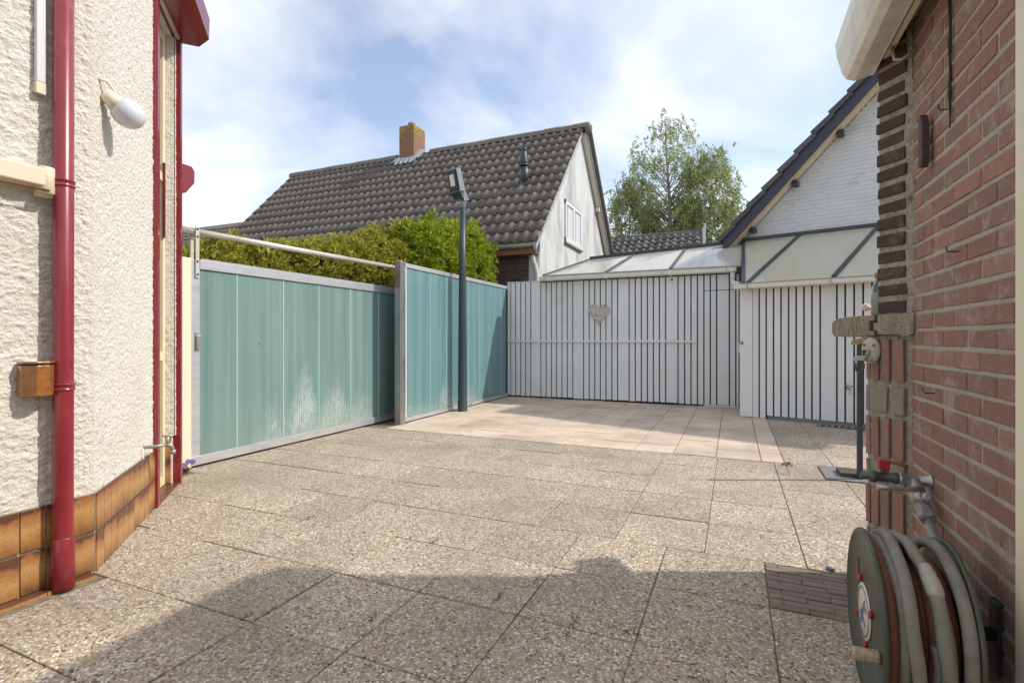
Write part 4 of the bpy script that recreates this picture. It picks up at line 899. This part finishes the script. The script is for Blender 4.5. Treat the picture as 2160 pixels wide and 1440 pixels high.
# ------------------------------------------------------------------ pier, shelf, ornaments
FP = frame((.75, 2.85, 0), (-.6, .8, 0), (-.8, -.6, 0))
pier = thing('brick_pier', 'old pier of dark bricks over grooved pink blocks, left of brick wall', 'pier', (.70, 2.98, 0))
MB(FP).box(.012, .174, -.20, -.006, 1.315, 2.66).build('mortar_core', m_mortarD, pier)
MB(FP).box(.002, .046, -.19, -.006, 1.36, 2.38, .002).build('mortar_smear', m_mortarD, pier)
for k in range(17):
    z0 = 1.322 + k * .079
    if z0 > 2.63: break
    a = .035 + random.uniform(0, .014); b = .178 + random.uniform(-.005, .006)
    MB(FP).box(a, b, -.12, random.uniform(-.004, .006), z0, z0 + .053 + random.uniform(-.003, .004), .003).build('brick', m_brickD, pier, bevel=.004)
MB(FP).box(.03, .19, -.18, -.01, 2.655, 2.70, .01).build('cap_mortar', m_mortarD, pier, bevel=.006)
MB(FP).box(.006, .245, -.24, -.016, 0, 1.212, .003).build('mortar_core', m_mortarD, pier)
cuts = [(.048, .098), (.120, .158), (.178, .210), (.228, .252)]
for z0, z1 in ((.995, 1.195), (.625, .815), (.285, .475), (.02, .13)):
    for i, (a, b) in enumerate(cuts):
        rec = (0, .002, .006, .014)[i]; MB(FP).box(a, b, -.08, .004 - rec, z0, z1, .002).build('upright_brick', m_brickP, pier, bevel=.004)
for z0, z1 in ((.84, .968), (.502, .602), (.148, .262)):
    for a, b, rec in ((.045, .105, 0), (.135, .215, .005), (.232, .252, .014)): MB(FP).box(a, b, -.08, .002 - rec, z0, z1, .003).build('block', m_block, pier, bevel=.005)
shelf = thing('wooden_shelf', 'weathered thick oak shelf in two pieces resting on the brick pier', 'shelf', FP @ Vector((.2, 0, 1.21)))
MB(FP).box(-.012, .168, -.16, .018, 1.214, 1.312, .002).build('block_end', m_shelf, shelf, bevel=.006)
MB(FP).box(.155, .19, -.14, .012, 1.236, 1.275).build('tongue', m_shelf, shelf, bevel=.003)
pl = [(.205, 1.212), (.36, 1.206), (.42, 1.21), (.432, 1.235), (.43, 1.285), (.40, 1.302), (.30, 1.312), (.185, 1.312), (.185, 1.285), (.212, 1.283), (.212, 1.235), (.185, 1.233), (.185, 1.212)]
q_ = MB(FP); q_.prism([(t, z) for t, z in pl], -.15, .014, 'y'); q_.build('plank', m_shelf, shelf, bevel=.004)
wd = MB(FP).hexa([(.26, -.05, 1.18), (.34, -.05, 1.165), (.35, -.02, 1.165), (.27, -.02, 1.18)], [(.25, -.05, 1.205), (.33, -.05, 1.19), (.34, -.02, 1.19), (.26, -.02, 1.205)]).build('wedge', m_handle, shelf)
bt = thing('glass_bottle', 'clear glass bottle with terracotta stopper on the oak shelf', 'bottle', FP @ Vector((.195, -.05, 1.312)))
MB(FP).lathe([(.034, 0), (.037, .006), (.037, .125), (.034, .145), (.020, .172), (.0165, .18), (.0165, .195)], (.218, -.06, 1.313), (0, 0, 1), 20).build('body', m_bottle, bt)
MB(FP).lathe([(.031, 0.004), (.033, .01), (.033, .10), (.030, .115)], (.218, -.06, 1.313), (0, 0, 1), 16).build('filling', m_sand, bt)
MB(FP).lathe([(.021, .185), (.022, .19), (.022, .21), (.019, .213)], (.218, -.06, 1.313), (0, 0, 1), 16).build('stopper', m_terra, bt)
sh = MB(FP).lathe([(.002, -.012), (.012, -.004), (.016, .006), (.020, .016), (.016, .028), (.009, .036), (.002, .042)], (.272, -.05, 1.352), (.7, 0, .25), 14).build('sea_shell', m_shell); tag(sh, 'small pink shell leaning beside the glass bottle on the shelf', 'shell')
mk = thing('animal_mask', 'stone animal face with orange eyes and green bead ring on the pier', 'ornament', FP @ Vector((.21, .02, 1.08)))
FM = frame(FP @ Vector((.205, .0, 1.14)), (-.75, .66, 0), (-.66, -.75, 0))
def ell(mb, c, r, n=14, m=9):
    rows_ = []
    for j in range(m + 1):
        a = -PI / 2 + PI * j / m; rows_.append([mb.p(c[0] + r[0] * math.cos(a) * math.cos(2 * PI * i / n), c[1] + r[1] * math.cos(a) * math.sin(2 * PI * i / n), c[2] + r[2] * math.sin(a)) for i in range(n)])
    for A, B in zip(rows_, rows_[1:]):
        for i in range(n): mb.face([A[i], A[(i + 1) % n], B[(i + 1) % n], B[i]], True)
    return mb
ell(ell(ell(MB(FM), (0, .012, 0), (.044, .018, .064), 20, 14), (.008, .030, -.010), (.016, .016, .018)), (.004, .028, -.045), (.022, .014, .012)).build('face', m_stone, mk)
for x in (-.020, .024): ell(MB(FM), (x, .027, .026), (.0065, .005, .0075)).build('eye', m_orange, mk)
ell(ell(MB(FM), (.013, .046, -.004), (.011, .007, .008)), (.015, .045, -.018), (.005, .005, .008)).build('nose', m_plum, mk)
MB(FM).box(-.004, .052, .045, .072, -.050, -.034).box(.0, .05, .044, .05, -.036, -.026).build('plate', m_bone, mk, bevel=.003)
for k in range(15):
    a = PI * k / 14; x = .026 + .0205 * math.cos(a); z = -.075 - .028 * math.sin(a) if 0 < k < 14 else -.062
    z = -.068 - .042 * math.sin(a); ell(MB(FM), (x, .06, z), (.0062, .0062, .0052), 8, 5).build('bead', m_bead, mk)

# ------------------------------------------------------------------ stopcock and hose reel
stp = thing('stopcock', 'old green stopcock with red handle on the brick wall above hose reel', 'valve', (.65, 2.62, .56))
Y_, Z_ = 2.626, .608
MB().lathe([(.030, 0), (.030, .01), (.022, .014), (.022, .10), (.026, .102), (.026, .115)], (.752, Y_, Z_), (-1, 0, 0), 16).build('union', m_galv, stp)
MB().lathe([(.022, .112), (.024, .12), (.024, .135), (.019, .14), (.020, .19), (.025, .195), (.025, .215), (.016, .22), (.016, .245), (.010, .25)], (.752, Y_, Z_), (-1, 0, 0), 14).build('body', m_greenb, stp)
MB().lathe([(.010, .015), (.012, .03), (.009, .045)], (.585, Y_, Z_), (0, 0, 1), 10).build('spindle', m_greenb, stp)
MB().box(.565, .607, Y_ - .014, Y_ + .014, .643, .683).build('red_handle', m_redplas, stp, bevel=.005)
MB().tube([(.60, Y_, .677), (.63, Y_ - .02, .674), (.66, Y_ - .04, .668)], [.007, .006, .009], 8).build('red_lever', m_hosered, stp)
tee = MB().tube([(.69, Y_, Z_), (.695, Y_ - .03, .56), (.702, Y_ - .06, .52)], [.026, .030, .028], 14).build('tee', m_galv, stp)
MB().tube([(.70, Y_ - .045, .585), (.66, Y_ - .06, .580), (.60, Y_ - .075, .582), (.545, Y_ - .085, .585)], [.012, .009, .008, .012], 10).build('lever', m_galv, tee)
MB().lathe([(.018, 0), (.018, .02), (.010, .022)], (.712, Y_ - .075, .56), (0, -1, .3), 12).build('nut', m_galv, tee)
dirp = (Vector((.69, 2.34, .44)) - Vector((.702, 2.566, .52))).normalized()
MB().lathe([(.030, 0), (.030, .03), (.027, .033), (.027, .05), (.031, .052), (.031, .085), (.022, .09)], (.702, 2.566, .52), dirp, 6, smooth=False).build('coupling', m_galv, tee)
MB().tube([(.702, 2.50, .492), (.675, 2.22, .41), (.668, 2.08, .33)], .016, 12).build('feed_pipe', m_galv, tee)
RC = Vector((0, 2.045, .283)); RR = .268; XL, XR = .405, .625
reel = thing('hose_reel', 'round dark green hose reel mounted low on the brick wall', 'hose reel', (.56, 2.07, 0))
def disc(x, th, R, name, m, par):
    mb = MB(); mb.lathe([(.02, 0), (R - .012, 0), (R - .004, -.007), (R, -.004), (R, th), (R - .008, th + .003), (.02, th)], (x, RC.y, RC.z), (1, 0, 0), 56); return mb.build(name, m, par)
fl_ = disc(XL, .006, RR, 'flange', m_reelg, reel); fr_ = disc(XR, .006, RR, 'flange', m_reelg, reel)
MB().lathe([(.09, 0), (.09, XR - XL)], (XL, RC.y, RC.z), (1, 0, 0), 28).build('drum', m_reelg, reel)
MB().tube([(XL + .008, RC.y, RC.z), (XW + .02, RC.y, RC.z)], .02, 12).build('axle', m_iron, reel)
MB().box(XW - .014, XW + .01, RC.y - .03, RC.y + .03, .17, .39).build('wall_bracket', m_iron, reel, bevel=.004)
bd = MB().lathe([(.004, 0), (.088, 0), (.090, .002), (.090, .005)], (XL - .006, RC.y, RC.z), (1, 0, 0), 36).build('badge', m_badge, fl_)
MB().lathe([(.074, -.0015), (.080, -.0015), (.080, .001), (.074, .001)], (XL - .006, RC.y, RC.z), (1, 0, 0), 36, cap=False).build('ring_print', m_blue, bd)
lg = MB()
for ps in ([(-.035, -.04), (.0, .02), (.02, .045), (.03, .05), (.012, .01), (-.02, -.05)], [(-.02, .0), (-.045, -.02), (-.04, -.03), (-.012, -.012)], [(.02, .03), (.045, .02), (.05, .01), (.022, .015)], [(.0, -.015), (.03, -.03), (.032, -.04), (-.004, -.03)]):
    lg.prism([(RC.y - a, RC.z + b) for a, b in ps], XL - .0078, XL - .0062, 'x')
lg.build('emblem_print', m_blue, bd)
for a in (60, 160, 255, 335): 
    q = math.radians(a); MB().lathe([(.011, 0), (.011, .008), (.006, .011)], (XL - .001, RC.y + .104 * math.cos(q), RC.z + .104 * math.sin(q)), (-1, 0, 0), 10).build('rivet', m_redplas, fl_)
MB().prism([(RC.y + .085, RC.z + .05), (RC.y + .12, RC.z + .055), (RC.y + .125, RC.z + .13), (RC.y + .10, RC.z + .14), (RC.y + .09, RC.z + .11)], XL - .0035, XL - .0005, 'x').build('rust_patch', m_hosered, fl_)
MB().lathe([(.017, 0), (.0195, .006), (.0195, .064), (.017, .07)], (XL - .002, RC.y - .195, RC.z - .045), (-1, .0, 0), 14).build('crank_handle', m_handle, fl_)
# red hose wound on the drum (a helix), grey hose on top
def coil(x0, x1, R, turns, r, a0=0, amp=0):
    pts = []; n = int(36 * turns)
    for k in range(n + 1):
        f = k / n; a = a0 + 2 * PI * turns * f; rr = R + amp * math.sin(3.1 * a + 1)
        pts.append((x0 + (x1 - x0) * f + amp * .6 * math.sin(a * 1.3), RC.y + rr * math.cos(a), RC.z + rr * math.sin(a)))
    return pts
hr = thing('red_hose', 'brick-red rubber hose wound on the green reel under the grey hose', 'hose', (.5, 2.07, 0))
MB().tube(coil(XL + 0.0246, XR - .03, .185, 6.0, .02), 0.0216, 10).build('winding', m_hosered, hr)
MB().tube(coil(XL + 0.0216, XL + 0.0277, .222, 1.0, .02), 0.0198, 10).build('winding', m_hosered, hr); MB().tube(coil(XL + 0.1270, XL + 0.1347, .214, 1.0, .02), 0.0198, 10).build('winding', m_hosered, hr)
hg = thing('grey_hose', 'frayed grey rubber hose looped loosely over the reel', 'hose', (.58, 2.0, 0))
def strand(xs, R0, a_0, a_1, r=.0185):
    pts = []; n = 30
    for k in range(n + 1):
        f = k / n; a = a_0 + (a_1 - a_0) * f; i = f * (len(xs) - 1); j = min(int(i), len(xs) - 2); x = xs[j] + (xs[j + 1] - xs[j]) * (i - j)
        w_ = noise.noise(Vector((f * 4 + xs[0] * 90, xs[1] * 50, 1))); R_ = R0(f) + .007 * w_; x += .006 * noise.noise(Vector((f * 5, xs[0] * 70, 7)))
        pts.append((x, RC.y + R_ * math.cos(a), RC.z + R_ * math.sin(a)))
    return pts
D_ = math.radians
MB().tube(strand([XL + 0.0655, XL + 0.0577, XL + 0.0655, XL + 0.0809, XL + 0.0924], lambda f: .255 + .02 * math.sin(PI * f), D_(70), D_(255)), 0.0175, 12).build('strand', m_hosegrey, hg)
MB().tube(strand([XL + 0.0423, XL + 0.0462, XL + 0.0539, XL + 0.0539, XL + 0.0539], lambda f: .238, D_(40), D_(250)), 0.0166, 12).build('strand', m_hosegrey, hg)
MB().tube(strand([XL + 0.0539, XL + 0.0770, XL + 0.1001, XL + 0.1155, XL + 0.1270], lambda f: .252 + .015 * math.sin(PI * f), D_(72), D_(128)), 0.0171, 12).build('strand', m_hosegrey, hg)
MB().tube(strand([XL + 0.1294, XL + 0.1371, XL + 0.1448, XL + 0.1502, XL + 0.1540], lambda f: .262, D_(132), D_(262)), 0.0185, 12).build('strand', m_hosegrey, hg)
MB().tube(strand([XL + 0.0924, XL + 0.1232, XL + 0.1463, XL + 0.1656, XL + 0.1694], lambda f: .236, D_(60), D_(250)), 0.0166, 12).build('strand', m_hosegrey, hg)
MB().tube(strand([XL + 0.1733, XL + 0.1925, XL + 0.1987, XL + 0.2017, XL + 0.2002], lambda f: .246 + .008 * math.sin(PI * f), D_(55), D_(255)), 0.0175, 12).build('strand', m_hosegrey, hg)
MB().tube(strand([XL + 0.1270, XL + 0.1347, XL + 0.1386, XL + 0.1386, XL + 0.1386], lambda f: .238, D_(170), D_(262)), 0.0171, 12).build('strand', m_hosegrey, hg)
fs = MB()
for k in range(9):
    a = D_(120 + k * 2.6); fs_r = (.0195, .0205, .0225, .024, .0255, .026, .0265, .025, .0215)[k] + random.uniform(-.0008, .0008)
    fs.v.append(Vector((XL + 0.1232 + k * .0012, RC.y + .262 * math.cos(a), RC.z + .262 * math.sin(a))))
pp = [tuple(v) for v in fs.v]; fs = MB().tube(pp, [.0172, .0182, .020, .021, .022, .0224, .0226, .021, .0182], 14)
for i in range(len(fs.v)): fs.v[i] += Vector((random.gauss(0, .0009), random.gauss(0, .0009), random.gauss(0, .0009)))
fs.build('frayed_sleeve', m_bone, hg)

# ------------------------------------------------------------------ small things on the ground
dpst = MB().box(.955, .995, 5.10, 5.14, 0, 1.19).build('dark_post', m_bar, bevel=.004); tag(dpst, 'slim dark steel post standing left of the grooved pier', 'post')
sl = MB().box(.72, 1.35, 5.02, 5.52, .003, .012).build('stone_slab', m_slate, bevel=.003); tag(sl, 'flat grey slab on the gravel paving beside the pier', 'slab')
pk = MB().box(.84, 1.4, 5.14, 5.36, .013, .047).build('dark_plank', m_plankdark, bevel=.004); tag(pk, 'short dark plank lying on the grey slab', 'plank')
random.seed(9)
def tuft(x, y, n, h, spread, label, name='grass_tuft', grp='grass tufts in the paving joints', m=None, dirv=(1, 0)):
    mb = MB()
    for k in range(n):
        f = random.gauss(0, spread); px, py = x + dirv[0] * f + random.gauss(0, .006), y + dirv[1] * f + random.gauss(0, .006)
        a = random.uniform(0, 2 * PI); l = h * random.uniform(.5, 1.2); w = .0022
        i = [mb.p(px - w * math.sin(a), py + w * math.cos(a), 0), mb.p(px + w * math.sin(a), py - w * math.cos(a), 0), mb.p(px + math.cos(a) * l * .7, py + math.sin(a) * l * .7, l)]
        mb.face(i)
    o = mb.build(name, m or m_grass, recalc=False); tag(o, label, 'grass', grp); return o
TJ = [(-1.925, 1.545, 'where two joints meet in the shade, front left'), (-1.417, 1.75, 'in a shaded joint left of centre'), (-.40, 2.10, 'in the long joint nearest the middle of the shade'), (-.62, 2.05, 'in the cross joint left of the middle shade joint'), (-.895, 2.35, 'in the joint just inside the shadow edge'), (-1.62, 2.56, 'on the sunny side of the shadow edge'), (-2.6, 2.55, 'beside the sunlit joint near the tiled plinth'), (-.1, 1.9, 'near the bottom centre of the paving'), (-1.0, 2.15, 'in the shaded joint left of the middle one')]
for x, y, d_ in TJ: tuft(x, y, 36, .015, .04, 'small green grass tuft ' + d_, dirv=(0, 1) if random.random() < .5 else (1, 0))
ms = MB()
for k in range(1500):
    y0 = random.choice(rows[1:7]); hz = random.random() < .5
    if hz: x = random.uniform(-3.2, .6); yv = y0
    else: x = .148 + SL * random.randint(-6, 0) + (-.30 if y0 > 3.0 else 0); yv = y0 + random.uniform(0, SL)
    if noise.noise(Vector((x * 2.3, yv * 2.3, 4))) < .12: continue
    if x < -3.0 - max(0, yv - 1.5) + .0 or x > .6: continue
    a = random.uniform(0, 2 * PI); l = random.uniform(.004, .014); px, py = x + random.gauss(0, .0025), yv + random.gauss(0, .0025); w = .0016
    ms.face([ms.p(px - w * math.sin(a), py + w * math.cos(a), -.004), ms.p(px + w * math.sin(a), py - w * math.cos(a), -.004), ms.p(px + math.cos(a) * l * .8, py + math.sin(a) * l * .8, l * .8)])
mo = ms.build('moss', m_grass, recalc=False); mo['kind'] = 'stuff'; mo['label'] = 'sparse moss and grass specks along the paving joints'; mo['category'] = 'moss'
wdr = MB()
for k in range(26):
    a = random.uniform(0, 2 * PI); rr = random.uniform(.0, .05); c_ = Vector((.46 + rr * math.cos(a), 5.45 + rr * math.sin(a), random.uniform(.005, .03))); b = Vector((random.gauss(0, 1), random.gauss(0, 1), .6)).normalized() * .018; d_ = b.cross(Vector((0, 0, 1))).normalized() * .008
    wdr.face([wdr.p(*(c_ - b)), wdr.p(*(c_ + d_)), wdr.p(*(c_ + b)), wdr.p(*(c_ - d_))])
tag(wdr.build('red_weed', m_redleaf, recalc=False), 'small red-leaved weed at the pink terrace corner', 'weed')
pan = thing('pansy', 'little purple pansy growing at the foot of the cream board', 'flower', (-4.47, 3.02, 0))
lf = MB()
for k in range(30):
    a = random.uniform(0, 2 * PI); l = random.uniform(.03, .08); c_ = Vector((-4.47, 3.0, .01)); t_ = c_ + Vector((math.cos(a) * l, math.sin(a) * l, random.uniform(.01, .06))); w = Vector((-math.sin(a), math.cos(a), 0)) * .012; m_ = (c_ + t_) / 2
    lf.face([lf.p(*c_), lf.p(*(m_ + w)), lf.p(*t_), lf.p(*(m_ - w))])
lf.build('leaves', m_grass, pan, recalc=False)
for c_ in ((-4.455, 3.01, .10), (-4.47, 3.06, .085), (-4.45, 2.97, .075)):
    pb = MB()
    for k in range(5):
        a = 2 * PI * k / 5; n_ = Vector((.8, -.5, .3)).normalized(); u_ = n_.cross(Vector((0, 0, 1))).normalized(); v_ = n_.cross(u_); cc = Vector(c_); e_ = u_ * math.cos(a) + v_ * math.sin(a); f_ = u_ * math.cos(a + .6) + v_ * math.sin(a + .6); h_ = u_ * math.cos(a - .6) + v_ * math.sin(a - .6)
        pb.face([pb.p(*cc), pb.p(*(cc + f_ * .022 + n_ * .004)), pb.p(*(cc + e_ * .028)), pb.p(*(cc + h_ * .022 + n_ * .004))])
    fo = pb.build('bloom', m_petal, pan, recalc=False); MB().tube([(-4.47, 3.0, 0), c_], .002, 5).build('stem', m_grass, pan)
def leafd(x, y, a, l, label, m=m_dry):
    mb = MB(); ca, sa = math.cos(a), math.sin(a); pts = [(-l, 0, .003), (-.3 * l, .28 * l, .008), (.4 * l, .22 * l, .009), (l, 0, .004), (.4 * l, -.2 * l, .006), (-.3 * l, -.25 * l, .007)]
    i = [mb.p(x + u * ca - v * sa, y + u * sa + v * ca, w) for u, v, w in pts]; mb.face(i); tag(mb.build('fallen_leaf', m, recalc=False), label, 'leaf', 'fallen leaves on the paving')
leafd(-.18, 2.42, .2, .03, 'pale dry leaf on the shaded slab left of the brown pavers'); leafd(-.14, 1.99, .5, .03, 'pale dry leaf on the shaded paving at bottom centre')
leafd(.05, 2.72, 1, .014, 'tiny dark leaf just left of the brown paver patch', m_plum); leafd(-.9, 2.17, 2, .010, 'tiny dark crumb of leaf left of the shaded middle joint', m_plum)
pb_ = MB().tube([(.44, 3.075, .012), (.475, 3.06, .012)], .010, 10).build('pipe_offcut', m_grey); tag(pb_, 'short grey plastic pipe offcut lying behind the brown pavers', 'pipe')
random.seed(17)
for k, (x, y) in enumerate([(-1.9, 6.15), (-2.9, 6.9), (-1.1, 6.6), (.0, 6.7)]): leafd(x, y, random.uniform(0, 3), .018, ['brown leaf scrap on the sunlit pink tiles, the nearest one left of centre', 'brown leaf scrap on the pink tiles, the one nearest the lamp post', 'brown leaf scrap near the middle of the pink tiles', 'brown leaf scrap on the pink tiles towards the right shed'][k], m_plum)
